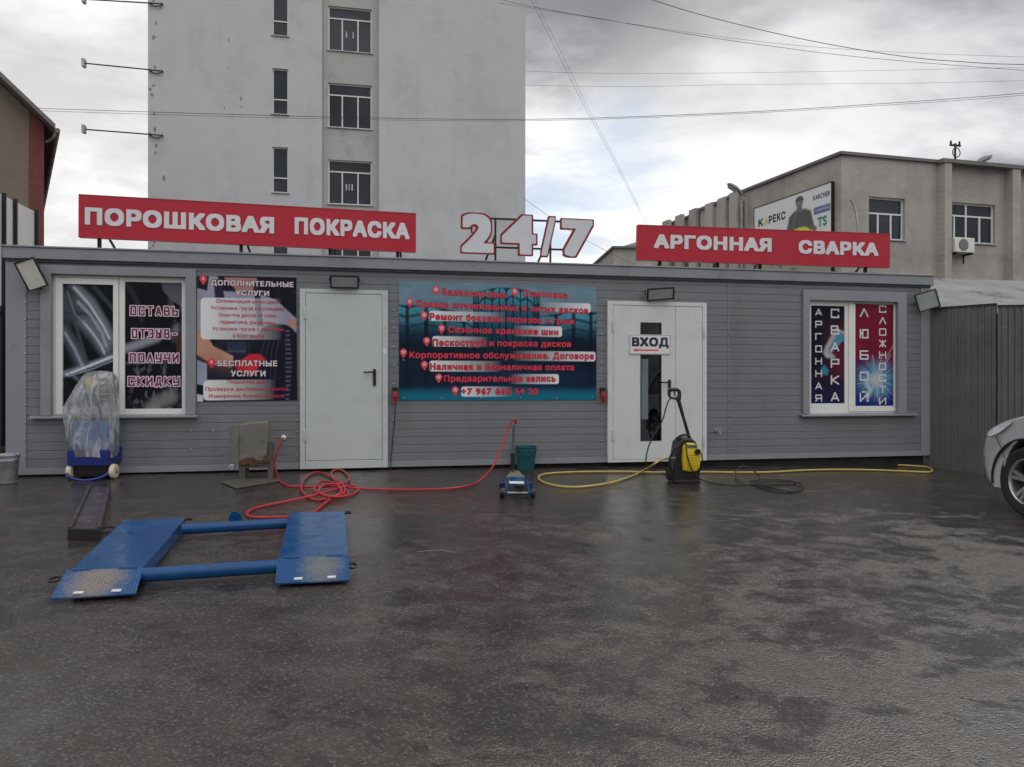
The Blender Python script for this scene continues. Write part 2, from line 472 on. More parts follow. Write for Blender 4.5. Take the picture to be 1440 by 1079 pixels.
class Art:
    def __init__(s, nx, nz, base):
        u, v = np.meshgrid((np.arange(nx + 1)) / nx, (np.arange(nz + 1)) / nz)
        s.u, s.v, s.nx, s.nz = u, v, nx, nz
        s.c = np.zeros(u.shape + (3,)) + np.array(base)
    def over(s, a, c):
        a = np.clip(a, 0, 1)[..., None]; s.c = s.c * (1 - a) + np.array(c) * a
    def stroke(s, pts, w, c, asp=1.0, soft=.5, al=1.0):
        d = np.full(s.u.shape, 9.0)
        for (a, b), (e, f) in zip(pts, pts[1:]): d = np.minimum(d, seg_d(s.u, s.v, a, b, e, f, asp)[0])
        s.over(al * (1 - ss_(w * (1 - soft), w * (1 + soft), d)), c)
    def poly(s, pts, c, al=1.0):
        n = len(pts); ins = np.zeros(s.u.shape, bool)
        for i in range(n):
            (x1, y1), (x2, y2) = pts[i], pts[(i + 1) % n]
            if y1 == y2: continue
            cr = ((y1 > s.v) != (y2 > s.v)) & (s.u < (x2 - x1) * (s.v - y1) / (y2 - y1) + x1)
            ins ^= cr
        f = ins.astype(float)
        f = (f + np.roll(f, 1, 0) + np.roll(f, -1, 0) + np.roll(f, 1, 1) + np.roll(f, -1, 1)) / 5
        s.over(al * f, c)
    def sheet(s, name, mat, parent, x0, x1, z0, z1, y, corners=None):
        """flat printed sheet; corners = (bl, br, tr, tl) in local x,z where it is not a rectangle"""
        bl, br, tr, tl = corners or ((x0, z0), (x1, z0), (x1, z1), (x0, z1))
        u, v = s.u.ravel(), s.v.ravel()
        X = (bl[0] * (1 - u) + br[0] * u) * (1 - v) + (tl[0] * (1 - u) + tr[0] * u) * v
        Z = (bl[1] * (1 - u) + br[1] * u) * (1 - v) + (tl[1] * (1 - u) + tr[1] * u) * v
        me = bpy.data.meshes.new(name)
        nx, nz = s.nx, s.nz
        fcs = [(j * (nx + 1) + i, j * (nx + 1) + i + 1, (j + 1) * (nx + 1) + i + 1, (j + 1) * (nx + 1) + i) for j in range(nz) for i in range(nx)]
        me.from_pydata([(a, y, b) for a, b in zip(X, Z)], [], fcs); me.update()
        at_ = me.color_attributes.new('print', 'FLOAT_COLOR', 'POINT')
        rgba = np.ones((len(u), 4), np.float32); rgba[:, :3] = s.c.reshape(-1, 3)
        at_.data.foreach_set('color', rgba.ravel())
        me.materials.append(mat)
        o = bpy.data.objects.new(name, me); COL.objects.link(o); o.parent = parent
        return o

# ================================================================ materials used
M_clad = pm('grey_cladding', S(122, 123, 127), 0.42, var=0.06, scale=1.3, rvar=.1, dirt=S(104, 105, 108), dscale=1.1, dlo=.5, dhi=.85)
def add_wave_bump(m, scale, strength, axis='Z'):
    t = m.node_tree; b = t.nodes['Principled BSDF']
    co = _node(t, 'ShaderNodeTexCoord').outputs['Object']
    w = _node(t, 'ShaderNodeTexWave', wave_type='BANDS', bands_direction=axis, ins={'Vector': co, 'Scale': scale, 'Distortion': 0.0})
    bp = _node(t, 'ShaderNodeBump', ins={'Height': w.outputs[1], 'Strength': strength, 'Distance': 0.004})
    t.links.new(bp.outputs[0], b.inputs['Normal'])
add_wave_bump(M_clad, 12.0, 0.22)

M_trim = pm('grey_trim', S(142, 143, 148), 0.4, var=0.06, scale=2.0, dirt=S(98, 98, 100), dscale=1.5, dlo=.55, dhi=.85)
M_dark = pm('dark_gap', (0.012, 0.012, 0.013), 0.8)
M_doorgrey = pm('door_light_grey', S(198, 203, 201), 0.38, var=0.04, scale=1.5, dirt=S(165, 168, 164), dscale=2.0, dlo=.55, dhi=.9)
M_doorwhite = pm('door_white', S(214, 218, 214), 0.36, var=0.03, scale=1.5, dirt=S(180, 182, 176), dscale=2.0, dlo=.55, dhi=.9)
M_pvc = pm('white_pvc', S(234, 234, 228), 0.32, var=0.03, scale=3, dirt=S(190, 184, 162), dscale=3, dlo=.62, dhi=.85)
M_black = pm('black_plastic', (0.015, 0.015, 0.017), 0.4, bump=.05)
M_blackmetal = pm('black_steel', (0.02, 0.02, 0.022), 0.45, metal=.3)
M_steel = pm('bare_steel', (0.38, 0.38, 0.37), 0.35, metal=.9, var=.2)
M_galv = pm('galvanised_steel', (0.42, 0.44, 0.45), 0.4, metal=.8, var=.3, scale=9)
M_red = pm('sign_red', S(186, 24, 48), 0.4, var=0.06, scale=1.2)
M_letter = pm('letter_grey_white', S(226, 224, 226), 0.45, var=0.05)
M_digit = pm('digit_grey', S(216, 217, 219), 0.5, var=0.04)
M_digitred = pm('digit_red_edge', S(150, 30, 42), 0.5)
M_white = pm('paper_white', (0.78, 0.78, 0.78), 0.4, var=0.02)
M_ink = pm('black_ink', (0.02, 0.025, 0.04), 0.4)
M_redink = pm('red_ink', K(196, 34, 50), 0.4, var=.04)
M_darkredink = pm('dark_red_ink', K(74, 14, 32), 0.4, var=.04)
M_whiteink = pm('white_ink', (0.72, 0.70, 0.72), 0.4, var=.03)
M_pinkink = pm('pink_ink', K(214, 150, 162), 0.4, var=.03)
M_film = artmat('printed_film', 0.2, 0.18)
M_banner = artmat('printed_banner', 0.35, 0.18)
M_lens = pm('lamp_lens', S(212, 210, 196), 0.12, var=.08, coat=.5)
M_lensgrey = pm('lamp_lens_grey', S(160, 166, 166), 0.12, var=.08, coat=.5)
M_glassdark = glassmat('window_glass', (0.9, 0.93, 0.95), 0.0)
M_clear = glassmat('clear_glass', (0.9, 0.92, 0.93), 0.0)
M_interior = pm('dark_interior', (0.03, 0.033, 0.04), 0.8)
M_stucco = pm('white_stucco', S(206, 207, 208), 0.85, var=0.04, scale=.5, bump=.25, bscale=30, dirt=S(182, 182, 182), dscale=.45, dlo=.5, dhi=.78)
def add_marks(m, scale, lo, hi, col, stretch=(1, 1, 1)):
    t = m.node_tree; b = t.nodes['Principled BSDF']
    old = b.inputs['Base Color'].links[0].from_socket
    co = _node(t, 'ShaderNodeTexCoord').outputs['Object']
    mpn = _node(t, 'ShaderNodeMapping', ins={0: co, 3: stretch}).outputs[0]
    nz = _node(t, 'ShaderNodeTexNoise', ins={'Vector': mpn, 'Scale': scale, 'Detail': 4, 'Roughness': .6}).outputs[0]
    t.links.new(mix(t, ramp(t, nz, [(lo, 0.0), (hi, 1.0)]), old, col), b.inputs['Base Color'])
add_marks(M_stucco, 0.9, .58, .9, S(184, 183, 180), (1.6, 1, .22))
M_recess = pm('grey_stucco', S(192, 191, 188), 0.85, var=0.06, scale=.6, bump=.25, bscale=30, dirt=S(164, 162, 158), dscale=.8)
M_concrete = pm('grey_brick_concrete', S(188, 183, 175), 0.9, var=0.10, scale=.6, bump=.3, bscale=20, dirt=S(152, 146, 138), dscale=.5, dlo=.48, dhi=.72)
def add_bricks(m, bw, bh, mort, face):
    t = m.node_tree; b = t.nodes['Principled BSDF']
    old = b.inputs['Base Color'].links[0].from_socket
    co = _node(t, 'ShaderNodeTexCoord').outputs['Object']
    sp = _node(t, 'ShaderNodeSeparateXYZ', ins={0: co})
    cv = _node(t, 'ShaderNodeCombineXYZ', ins={0: sp.outputs[0], 1: sp.outputs[2], 2: 0.0}).outputs[0]
    br = _node(t, 'ShaderNodeTexBrick', ins={'Vector': cv, 'Color1': (1, 1, 1, 1), 'Color2': (.90, .90, .90, 1), 'Mortar': (.86, .86, .86, 1), 'Scale': 1.0, 'Mortar Size': .012, 'Brick Width': bw, 'Row Height': bh})
    t.links.new(mix(t, .8, old, br.outputs[0], 'MULTIPLY'), b.inputs['Base Color'])
add_marks(M_clad, 1.4, .54, .82, S(112, 112, 113), (1.8, 1, .16))
add_marks(M_clad, 9.0, .66, .74, S(104, 102, 98), (1, 1, .5))
add_bricks(M_concrete, .26, .088, None, None)
add_marks(M_concrete, 1.0, .5, .8, S(158, 152, 147), (1.5, 1.5, .18))
M_parapet = pm('concrete_cap', S(120, 118, 116), 0.8, var=.15)
M_slate = pm('grey_slate_sheet', S(168, 168, 166), 0.8, var=.18, scale=1.5, dirt=S(110, 108, 104), dscale=1.0)
M_fence = pm('zinc_fence', S(98, 101, 100), 0.45, metal=.25, var=.16, scale=1.2, dirt=S(76, 74, 68), dscale=1.6, dlo=.48, dhi=.75)
add_marks(M_fence, 2.0, .62, .75, S(92, 78, 62), (.6, .6, .25))
M_maroon = pm('maroon_wall', S(118, 66, 60), 0.8, var=.08)
M_brown = pm('tan_wall', S(130, 117, 104), 0.8, var=.08)
M_sheetwhite = pm('white_hoarding', S(208, 208, 206), 0.5, var=.05, dirt=S(170, 168, 160), dscale=1.2)
M_roofbrown = pm('roof_sheet', S(120, 116, 112), 0.6, var=.1)
M_rubberred = pm('red_hose_rubber', S(176, 34, 44), 0.35, var=.12, scale=12)
M_yellowhose = pm('yellow_hose', S(196, 170, 92), 0.35, var=.1, scale=9)
M_cable = pm('black_cable', (0.018, 0.018, 0.02), 0.4)
M_rubber = pm('tyre_rubber', (0.02, 0.02, 0.021), 0.6, bump=.2, bscale=90)
M_blue = pm('lift_blue', S(12, 72, 124), 0.2, var=.16, scale=3.5, rvar=.12, coat=.0, spec=.4, dirt=S(18, 50, 86), dscale=4, dlo=.5, dhi=.8)
M_darkblue = pm('machine_blue', S(20, 40, 122), 0.3, var=.12, coat=.3)
M_cabblue = pm('cabinet_blue', S(84, 148, 214), 0.4, var=.08)
M_rust = pm('rusty_steel', S(96, 92, 84), 0.6, metal=.3, var=.25, scale=8, bump=.3, bscale=60, dirt=S(88, 56, 34), dscale=6, dlo=.55, dhi=.7)
M_oldsteel = pm('dirty_sheet_steel', S(128, 126, 118), 0.55, metal=.35, var=.14, scale=4, bump=.1, dirt=S(92, 84, 72), dscale=5, dlo=.5, dhi=.75)
M_ochre = pm('yellow_plastic', S(224, 196, 40), 0.35, var=.06)
M_teal = pm('teal_plastic', S(26, 84, 92), 0.35, var=.12)
M_cream = pm('cream_plastic', S(216, 208, 180), 0.5, var=.08)
M_plum = pm('dark_painted_beam', S(56, 44, 52), 0.3, var=.3, scale=5, dirt=S(84, 76, 80), dscale=5)
M_silver = pm('silver_paint', S(188, 188, 192), 0.28, metal=.3, var=.04, coat=.7)
M_alloy = pm('alloy_rim', (0.52, 0.52, 0.53), 0.3, metal=.85, var=.08)

# ================================================================ ground
def build_ground():
    xs = sorted(set([-400, -150, -60, -30, -20, -14] + [round(-10 + .2 * i, 3) for i in range(101)] + [14, 20, 30, 60, 150, 400]))
    ys = sorted(set([-120, -60, -30, -15, -8, -4] + [round(-2 + .2 * i, 3) for i in range(81)] + [16, 20, 26, 40, 80, 160, 500, 1200]))
    rs = np.random.RandomState(4)
    X, Y = np.meshgrid(xs, ys)
    hgt = (vnoise((X + 500) / 10, (Y + 500) / 10, 4.0, 3, 3) - .5) * .016
    v = []
    for j in range(len(ys)):
        for i in range(len(xs)):
            x, y = X[j, i], Y[j, i]
            v.append((x, y, gz(x, y) - 0.004 + (hgt[j, i] if abs(x) < 10 and -2 < y < 14 else 0) * 0.6))
    nx = len(xs)
    f = [(j * nx + i, j * nx + i + 1, (j + 1) * nx + i + 1, (j + 1) * nx + i) for j in range(len(ys) - 1) for i in range(nx - 1)]
    mb = MB(); mb.add(v, f)
    m = bpy.data.materials.new('wet_asphalt'); m.use_nodes = True
    t = m.node_tree; b = t.nodes['Principled BSDF']
    co = _node(t, 'ShaderNodeTexCoord').outputs['Object']
    st = _node(t, 'ShaderNodeMapping', ins={0: co, 2: (0, 0, rad(-8)), 3: (.9, 1.08, 1)}).outputs[0]
    big = _node(t, 'ShaderNodeTexNoise', ins={'Vector': st, 'Scale': .8, 'Detail': 9, 'Roughness': .66, 'Distortion': .8}).outputs[0]
    mid = _node(t, 'ShaderNodeTexNoise', ins={'Vector': st, 'Scale': 4.2, 'Detail': 8, 'Roughness': .72, 'Distortion': .4}).outputs[0]
    fine = _node(t, 'ShaderNodeTexNoise', ins={'Vector': co, 'Scale': 55, 'Detail': 5, 'Roughness': .75}).outputs[0]
    vor = _node(t, 'ShaderNodeTexVoronoi', ins={'Vector': co, 'Scale': 95, 'Randomness': 1.0})
    vgrey = _node(t, 'ShaderNodeSeparateColor', ins={0: vor.outputs[1]}).outputs[0]
    c = mix(t, ramp(t, big, [(.38, 0.0), (.62, 1.0)]), (.022, .0175, .015), (.047, .038, .031))
    c = mix(t, ramp(t, mid, [(.44, 0.0), (.66, .8)]), c, (.076, .063, .052))
    c = mix(t, ramp(t, mid, [(.34, .9), (.45, 0.0)]), c, (.010, .009, .010))
    c = mix(t, ramp(t, fine, [(.50, 0.0), (.72, .55)]), c, (.115, .10, .088))
    c = mix(t, ramp(t, fine, [(.30, .7), (.44, 0.0)]), c, (.012, .011, .011))
    c = mix(t, ramp(t, vgrey, [(.80, 0.0), (.98, .6)]), c, (.17, .16, .15))
    wet = mth(t, 'ADD', mth(t, 'MULTIPLY', big, .55), mth(t, 'MULTIPLY', mid, .45))
    film = ramp(t, wet, [(.45, 1.0), (.60, 0.0)])           # 1 where a film of water stands
    c = mix(t, mth(t, 'MULTIPLY', film, .25), c, (.014, .0125, .012))
    t.links.new(c, b.inputs['Base Color'])
    b.inputs['Specular IOR Level'].default_value = .8
    rg = mth(t, 'ADD', mth(t, 'MULTIPLY', film, -.15), mth(t, 'ADD', .18, mth(t, 'MULTIPLY', fine, .14)))
    t.links.new(mth(t, 'MAXIMUM', rg, .1), b.inputs['Roughness'])
    grain = mth(t, 'ADD', mth(t, 'MULTIPLY', fine, 1.1), mth(t, 'MULTIPLY', vor.outputs[0], -.9))
    hh = mth(t, 'ADD', grain, mth(t, 'MULTIPLY', mid, 1.7))
    bs = mth(t, 'SUBTRACT', .66, mth(t, 'MULTIPLY', film, .52))
    bp = _node(t, 'ShaderNodeBump', ins={'Height': hh, 'Strength': bs, 'Distance': .007})
    t.links.new(bp.outputs[0], b.inputs['Normal'])
    g = mb.obj('ground', m, smooth=60)
    tag(g, 'wet dark worn asphalt yard in front of the grey cabin', 'ground', kind='structure')
    # loose grit
    random.seed(3)
    gr = MB()
    for _ in range(260):
        x = random.uniform(-7, 7); y = random.uniform(1.6, 9)
        if (Vector((x, y, 0)) - A).dot(NV) < .1: continue
        r = random.choice([.003, .003, .004, .005, .006]); z = gz(x, y)
        ring = lambda q, h: [(x + math.cos(k * PI / 2.5 + q) * r * q, y + math.sin(k * PI / 2.5 + q) * r * q * .8, z + h) for k in range(5)]
        gr.loft([ring(1.0, -.003), ring(1.15, r * .4), ring(.6, r * .8)])
    o = gr.obj('gravel', pm('grit_stone', (.16, .15, .135), .8, var=.5, scale=30), smooth=0)
    tag(o, 'loose grit and small stones scattered over the wet asphalt', 'gravel', kind='stuff')
build_ground()

# ================================================================ grey cabin
cab = thing('cabin', 'long low grey workshop cabin clad in ribbed metal panels', 'cabin', A, TH)
ZT = 2.60
L = fs(1307, 539)[0]
sx = lambda px: fs(px, 539)[0]
zx = lambda px, py, o=0.0: fs(px, py, o)[1]
FASZ = 2.44
w1 = (sx(73), sx(261.5), zx(165, 584), zx(165, 388))       # window openings s0,s1,z0,z1
w2 = (sx(1137), sx(1261), zx(1200, 582), zx(1200, 424))
d1 = (sx(422), sx(545.3), -0.01, zx(485, 408))
d2 = (sx(853.3), sx(992), -0.01, zx(920, 425))
def ribbed(mb, s0, s1, z0, z1):
    pts = [(z0, 0.0)]
    z = 0.06
    while z < ZT:
        for a, b in ((z, 0), (z + .004, .005), (z + .013, .005), (z + .017, 0)):
            if z0 < a < z1: pts.append((a, b))
        z += .1
    pts.append((z1, 0.0))
    for (za, ya), (zb, yb) in zip(pts, pts[1:]):
        mb.add([(s0, ya, za), (s1, ya, za), (s1, yb, zb), (s0, yb, zb)], [(0, 1, 2, 3)])
mb = MB()
cuts = sorted([0, L] + [v for r in (w1, w2, d1, d2) for v in r[:2]])
for a, b in zip(cuts, cuts[1:]):
    m_ = (a + b) / 2
    hole = next((r for r in (w1, w2, d1, d2) if r[0] < m_ < r[1]), None)
    if hole:
        if hole[2] > 0: ribbed(mb, a, b, 0, hole[2])
        ribbed(mb, a, b, hole[3], FASZ + .02)
    else: ribbed(mb, a, b, 0, FASZ + .02)
mb.obj('wall', M_clad, cab, smooth=0)
mb = MB().box(0, .02, .012, 3.0, 0, FASZ).box(L - .02, L, .012, 3.0, 0, FASZ).box(.02, L - .02, 2.98, 3.0, 0, FASZ).box(.02, L - .02, .3, 2.98, -.0, .03)
mb.obj('side_wall', M_clad, cab, smooth=0)
# roof deck and the folded fascia round it
MB().box(-.03, L + .03, -.055, 3.04, FASZ + .02, ZT - .012).obj('fascia', M_trim, cab, bevel=.006)
MB().box(-.045, L + .045, -.07, 3.06, ZT - .012, ZT + .008).obj('roof', M_trim, cab, bevel=.004)
MB().box(0, L, -.03, 0, FASZ - .008, FASZ + .02).obj('fascia_shadow_lip', pm('shadow_lip_grey', S(66, 66, 70), .5), cab)  # dark strip standing in for the shadow line under the fascia
MB().box(-.012, .20, -.012, -.0005, .0, FASZ - .008).box(-.012, -.0005, -.0005, .2, 0, FASZ - .008).obj('corner_trim', M_trim, cab, bevel=.003)
MB().box(L - .15, L + .012, -.012, -.0005, .0, FASZ - .008).box(L + .0005, L + .012, -.0005, .2, 0, FASZ - .008).obj('corner_trim', M_trim, cab, bevel=.003)
mb = MB()
for a, b in ((0.2, d1[0]), (d1[1], d2[0]), (d2[1], L - .15)): mb.box(a, b, -.014, -.001, .0, .075)
mb.obj('base_trim', M_trim, cab, bevel=.003)
MB().box(.06, L - .06, .05, 2.9, -.4, -.002).obj('gap_shade_block', M_dark, cab)  # near-black block painted as the shade in the gap under the cabin
for px in (549.5, 1024):
    s = sx(px); MB().box(s - .004, s + .004, -.006, .0, .08, FASZ - .01).obj('panel_joint_trim', M_trim, cab)
mb = MB()
for px, ys_ in ((36, range(402, 660, 24)), (300, (606, 632)), (269, (606, 632)), (553.5, range(436, 640, 26)), (1025, range(470, 640, 23)), (1131, (599, 617)), (1275, (599, 617)), (418, (591, 607, 640)), (846, (470, 510, 590, 620))):
    for py in ys_:
        s, z = fs(px, py); MB().lathe([(.011, -.0125), (.011, -.018), (.005, -.021)], (s, 0, z), 8, 'y').obj('screw', M_steel, cab)

# ---- windows of the cabin
def cab_window(op, trimL, trimR, trimT, sillx, silly, members, panes):
    s0, s1, z0, z1 = op
    tl, tr = sx(trimL), sx(trimR)
    zt = zx((trimL + trimR) / 2, trimT)
    w = MB()
    w.box(tl, s0, -.035, -.0005, z0, zt).box(s1, tr, -.035, -.0005, z0, zt).box(s0, s1, -.035, -.0005, z1, zt)
    w.box(s0 - .012, s0 - .001, .0, .1, z0, z1).box(s1 + .001, s1 + .012, .0, .1, z0, z1).box(s0 - .012, s1 + .012, .0, .1, z1 + .001, z1 + .012)
    win = w.obj('window', M_trim, cab, bevel=.004)
    sl = MB().prism([(-.085, z0 - .012), (.07, z0 + .012), (.07, z0 - .0), (-.085, z0 - .032)], sx(sillx[0]), sx(sillx[1]), ax='x')
    sl.v = [(x, y, z) for x, y, z in sl.v]
    sl.obj('sill', M_trim, win, bevel=.003)
    f = MB()
    for a, b, c, d, y in members:       # s0,s1,z0,z1,front
        f.box(a, b, y, .10, c, d)
    f.obj('frame', M_pvc, win, bevel=.006)
    return win
def Zc(px, py): return zx(px, py, -.06)
Sc = lambda px: fs(px, 539, -.06)[0]
# first window: left light with its own sash
a0, a1, a2, a3, a4, a5 = Sc(73), Sc(89), Sc(160), Sc(176), Sc(256), Sc(262)
zb, zt_ = w1[2], w1[3]
pb1, pt1, pb2, pt2 = Zc(125, 572), Zc(125, 400.5), Zc(216, 575), Zc(216, 397.5)
mid1 = Sc(168)
win1 = cab_window(w1, 58, 276, 376, (44, 279), None,
    [(a0 - .02, a0 + .045, zb, zt_, .045), (a0 + .045, a1, pb1 - .09, pt1 + .07, .03), (a2, mid1 - .004, pb1 - .09, pt1 + .07, .03), (a1, a2, pb1 - .09, pb1, .03), (a1, a2, pt1, pt1 + .07, .03),
     (a0 + .045, mid1 - .004, zb, pb1 - .092, .045), (a0 + .045, mid1 - .004, pt1 + .072, zt_, .045),
     (mid1, a3, zb, zt_, .045), (a4, w1[1] + .02, zb, zt_, .045), (a3, a4, zb, pb2, .045), (a3, a4, pt2, zt_, .045)], None)
art = Art(70, 150, K(14, 15, 22))
u, v = art.u, art.v
art.over(.5 * ss_(.35, .8, vnoise(u * .6, v, 6, 5)), K(30, 40, 52))
for pts, w_, c, al in (([(.2, .99), (.55, .85), (.82, .66), (.95, .55)], .035, K(120, 124, 134), .8), ([(.32, .86), (.62, .72), (.8, .6), (.86, .5)], .05, K(96, 100, 110), .8), ([(.38, .7), (.6, .6), (.8, .48)], .05, K(110, 112, 122), .75),
        ([(.02, .62), (.2, .5), (.4, .34)], .045, K(90, 96, 108), .7), ([(.06, .86), (.16, .78)], .09, K(70, 78, 88), .8), ([(.0, .76), (.5, .755), (.62, .72)], .015, K(50, 56, 64), .9),
        ([(.05, .27), (.45, .33), (1.0, .42)], .022, K(130, 134, 146), .85), ([(.2, .24), (1.0, .27)], .012, K(60, 66, 80), .8), ([(.1, .9), (.3, .6), (.5, .3)], .014, K(64, 70, 80), .8), ([(.6, .98), (.85, .86), (1, .78)], .015, K(60, 70, 78), .8)):
    art.stroke(pts, w_, c, .45, .8, al)
art.c *= .62
for pts, w_, c_, al in (([(.22, .97), (.52, .83), (.78, .66), (.9, .56)], .010, K(150, 154, 164), .8), ([(.30, .85), (.55, .74), (.76, .60), (.84, .50)], .012, K(120, 124, 134), .8), ([(.40, .69), (.58, .60), (.74, .50), (.80, .44)], .010, K(140, 142, 150), .8), ([(.05, .60), (.22, .48), (.38, .34)], .012, K(110, 118, 130), .8),
        ([(.08, .265), (.5, .335), (1, .42)], .008, K(176, 180, 190), .85), ([(.12, .25), (.6, .315), (1, .385)], .004, K(120, 124, 136), .8), ([(.1, .93), (.24, .75), (.42, .68)], .006, K(90, 96, 104), .8), ([(.5, .22), (.75, .245), (1, .25)], .006, K(110, 114, 126), .8), ([(.0, .3), (.2, .26), (.34, .2), (.5, .19)], .006, K(90, 94, 106), .7)):
    art.stroke(pts, w_, c_, .45, .7, al)
art.sheet('pane', M_film, win1, a1 - .01, a2 + .01, pb1 - .01, pt1 + .01, .06)
art = Art(110, 190, K(13, 14, 20))
u, v = art.u, art.v
art.over(.6 * ss_(.3, .8, vnoise(u, v, 5, 8)), K(24, 25, 34))
art.over(.9 * ss_(.22, .0, np.abs(u - .92)) * ss_(.5, .62, v) * ss_(.95, .8, v) * ss_(.35, .6, vnoise(u, v, 7, 2)), K(122, 124, 134))
art.poly([(.63, .99), (1, .99), (1, .8), (.8, .86), (.66, .93)], K(92, 92, 104), .8)
art.poly([(.82, .62), (1, .6), (1, .46), (.9, .44)], K(74, 48, 46), .8)
art.stroke([(.0, .47), (.3, .52), (.55, .56)], .03, K(140, 142, 152), .47, .8, .85)
art.stroke([(.0, .36), (.4, .37)], .01, K(70, 76, 90), .47, .8, .8)
art.over(ss_(.55, .75, vnoise(u * 2, v * 2, 8, 11)) * ss_(.45, .3, v) * ss_(.02, .2, u) * .8, K(92, 92, 100))
art.stroke([(.45, .01), (.6, .06), (.8, .1)], .05, K(128, 126, 126), .47, .8, .7)
art.stroke([(.05, .98), (.2, .86), (.3, .7)], .02, K(44, 48, 58), .47, .8, .8)
art.c *= .62
art.sheet('pane', M_film, win1, a3 - .01, a4 + .01, pb2 - .01, pt2 + .01, .06)
mo, mi_ = MB(), MB()
for word, x0, x1, yb in (('ОСТАВЬ', 182, 252.5, 443), ('ОТЗЫВ-', 184, 252, 475), ('ПОЛУЧИ', 181, 253.5, 509), ('СКИДКУ', 179, 254.5, 542)):
    S0, S1 = Sc(x0), Sc(x1); z0 = Zc(216, yb); h = Zc(216, yb - 11) - z0
    n = len(word); cw = (S1 - S0) / n
    for i, ch in enumerate(word):
        tech(mo, ch, S0 + i * cw + .02, z0, cw - .045, h, .056, .038)
        tech(mi_, ch, S0 + i * cw + .02, z0, cw - .045, h, .0545, .018)
mo.obj('lettering_edge', M_pinkink, win1, smooth=0)
mi_.obj('lettering', M_darkredink, win1, smooth=0)

# second window
b0, b1, b2, b3, b4, b5 = Sc(1137), Sc(1139.8), Sc(1187), Sc(1201), Sc(1255), Sc(1261)
pb1, pt1, pb2, pt2 = Zc(1163, 567.5), Zc(1163, 430.5), Zc(1228, 571), Zc(1228, 428)
zb, zt_ = w2[2], w2[3]
mid2 = Sc(1192)
win2 = cab_window(w2, 1128, 1273, 410, (1124, 1287), None,
    [(b0 - .02, b1, zb, zt_, .045), (b2, mid2 - .003, zb, zt_, .045), (b1, b2, zb, pb1, .045), (b1, b2, pt1, zt_, .045),
     (mid2, b3, zb + .03, zt_ - .03, .03), (b4, b5 - .005, zb + .03, zt_ - .03, .03), (b3, b4, zb + .03, pb2, .03), (b3, b4, pt2, zt_ - .03, .03), (mid2, b5 - .005, zb, zb + .028, .045), (mid2, b5 - .005, zt_ - .028, zt_, .045), (b5 - .003, w2[1] + .02, zb, zt_, .045)], None)
art = Art(70, 180, K(20, 22, 34)); u, v = art.u, art.v
art.over(ss_(.2, .9, u + .25 * (vnoise(u, v, 4, 3) - .5)) * ss_(.15, .35, v) * ss_(.95, .6, v) * .8, K(92, 26, 46))
art.over(ss_(.35, .0, v) * .7, K(24, 28, 74))
art.poly([(.45, .56), (.62, .52), (1, .66), (1, .73), (.82, .72), (.62, .64)], K(70, 132, 160), .9)
art.stroke([(.72, .72), (.5, .58), (.44, .52), (.5, .49), (.66, .48)], .02, K(226, 160, 160), .35, .8, .9)
art.poly([(.42, .50), (.5, .47), (.68, .49), (.6, .55), (.46, .55)], K(206, 190, 200), .6)
art.poly([(.3, .36), (.42, .4), (.54, .34), (.5, .29), (.36, .3)], K(46, 124, 140), .9)
art.stroke([(.75, .76), (1, .72)], .012, K(220, 220, 230), .35, .8, .9)
art.over(ss_(.5, .75, vnoise(u * 2, v * 3, 6, 9)) * .4 * ss_(.6, .3, v), K(60, 30, 60))
art.c *= .6
art.sheet('pane', M_film, win2, b1 - .01, b2 + .01, pb1 - .01, pt1 + .01, .06)
art = Art(90, 200, K(110, 22, 44)); u, v = art.u, art.v
art.over(.5 * ss_(.3, .8, vnoise(u, v, 3, 4)), K(84, 16, 40))
art.over(ss_(.52, .25, v + .15 * (vnoise(u, v, 5, 6) - .5)), K(26, 30, 98))
dd = np.hypot((u - .56) * .38, v - .26)
art.over(ss_(.22, .04, dd) * .8, K(34, 112, 176))
ang_ = np.arctan2(v - .26, (u - .56) * .38)
art.over(ss_(.26, .02, dd) * (.35 + .65 * (vnoise((ang_ + 4) * 2, dd * .4, 7, 12) > .52)) * .9, K(120, 190, 220))
art.over(ss_(.1, .015, dd), K(244, 248, 255))
for k, (x, z) in enumerate(((.98, .6), (.72, .52), (.92, .5), (.3, .06), (.95, .12), (.1, .22), (.46, .5), (.6, .05))):
    art.stroke([(.56, .26), (x, z)], .005, K(206, 150, 190), .38, .8, .55)
art.over(ss_(.5, .8, vnoise(u * 2, v * 2, 6, 19)) * .6 * ss_(.3, .1, v), K(20, 70, 130))
art.stroke([(.3, .23), (.4, .16), (.33, .1)], .018, K(160, 200, 220), .38, .8, .9)
art.c *= .66
art.sheet('pane', M_film, win2, b3 - .01, b4 + .01, pb2 - .01, pt2 + .01, .045)
ml = MB()
def column(word, px, w, y0, y1, h, sw, depth):
    """letters stacked from image row y0 (top letter's middle) to y1"""
    n = len(word)
    for i, ch in enumerate(word):
        yc = y0 + (y1 - y0) * i / (n - 1)
        S0 = Sc(px - w / 2); ww = Sc(px + w / 2) - S0
        zc_ = Zc(px, yc); hh_ = Zc(px, yc - h) - Zc(px, yc)
        tech(ml, ch, S0, zc_ - hh_ / 2, ww, hh_, depth, sw)
column('АРГОННАЯ', 1151, 8, 439, 560, 8.2, .017, .056)
column('СВАРКА', 1174, 10, 441, 558, 11, .022, .056)
column('ЛЮБОЙ', 1214, 10.5, 440, 559, 11, .022, .041)
column('СЛОЖНОСТИ', 1240, 8.5, 435, 564, 8.6, .018, .041)
ml.obj('lettering', M_whiteink, win2, smooth=0)

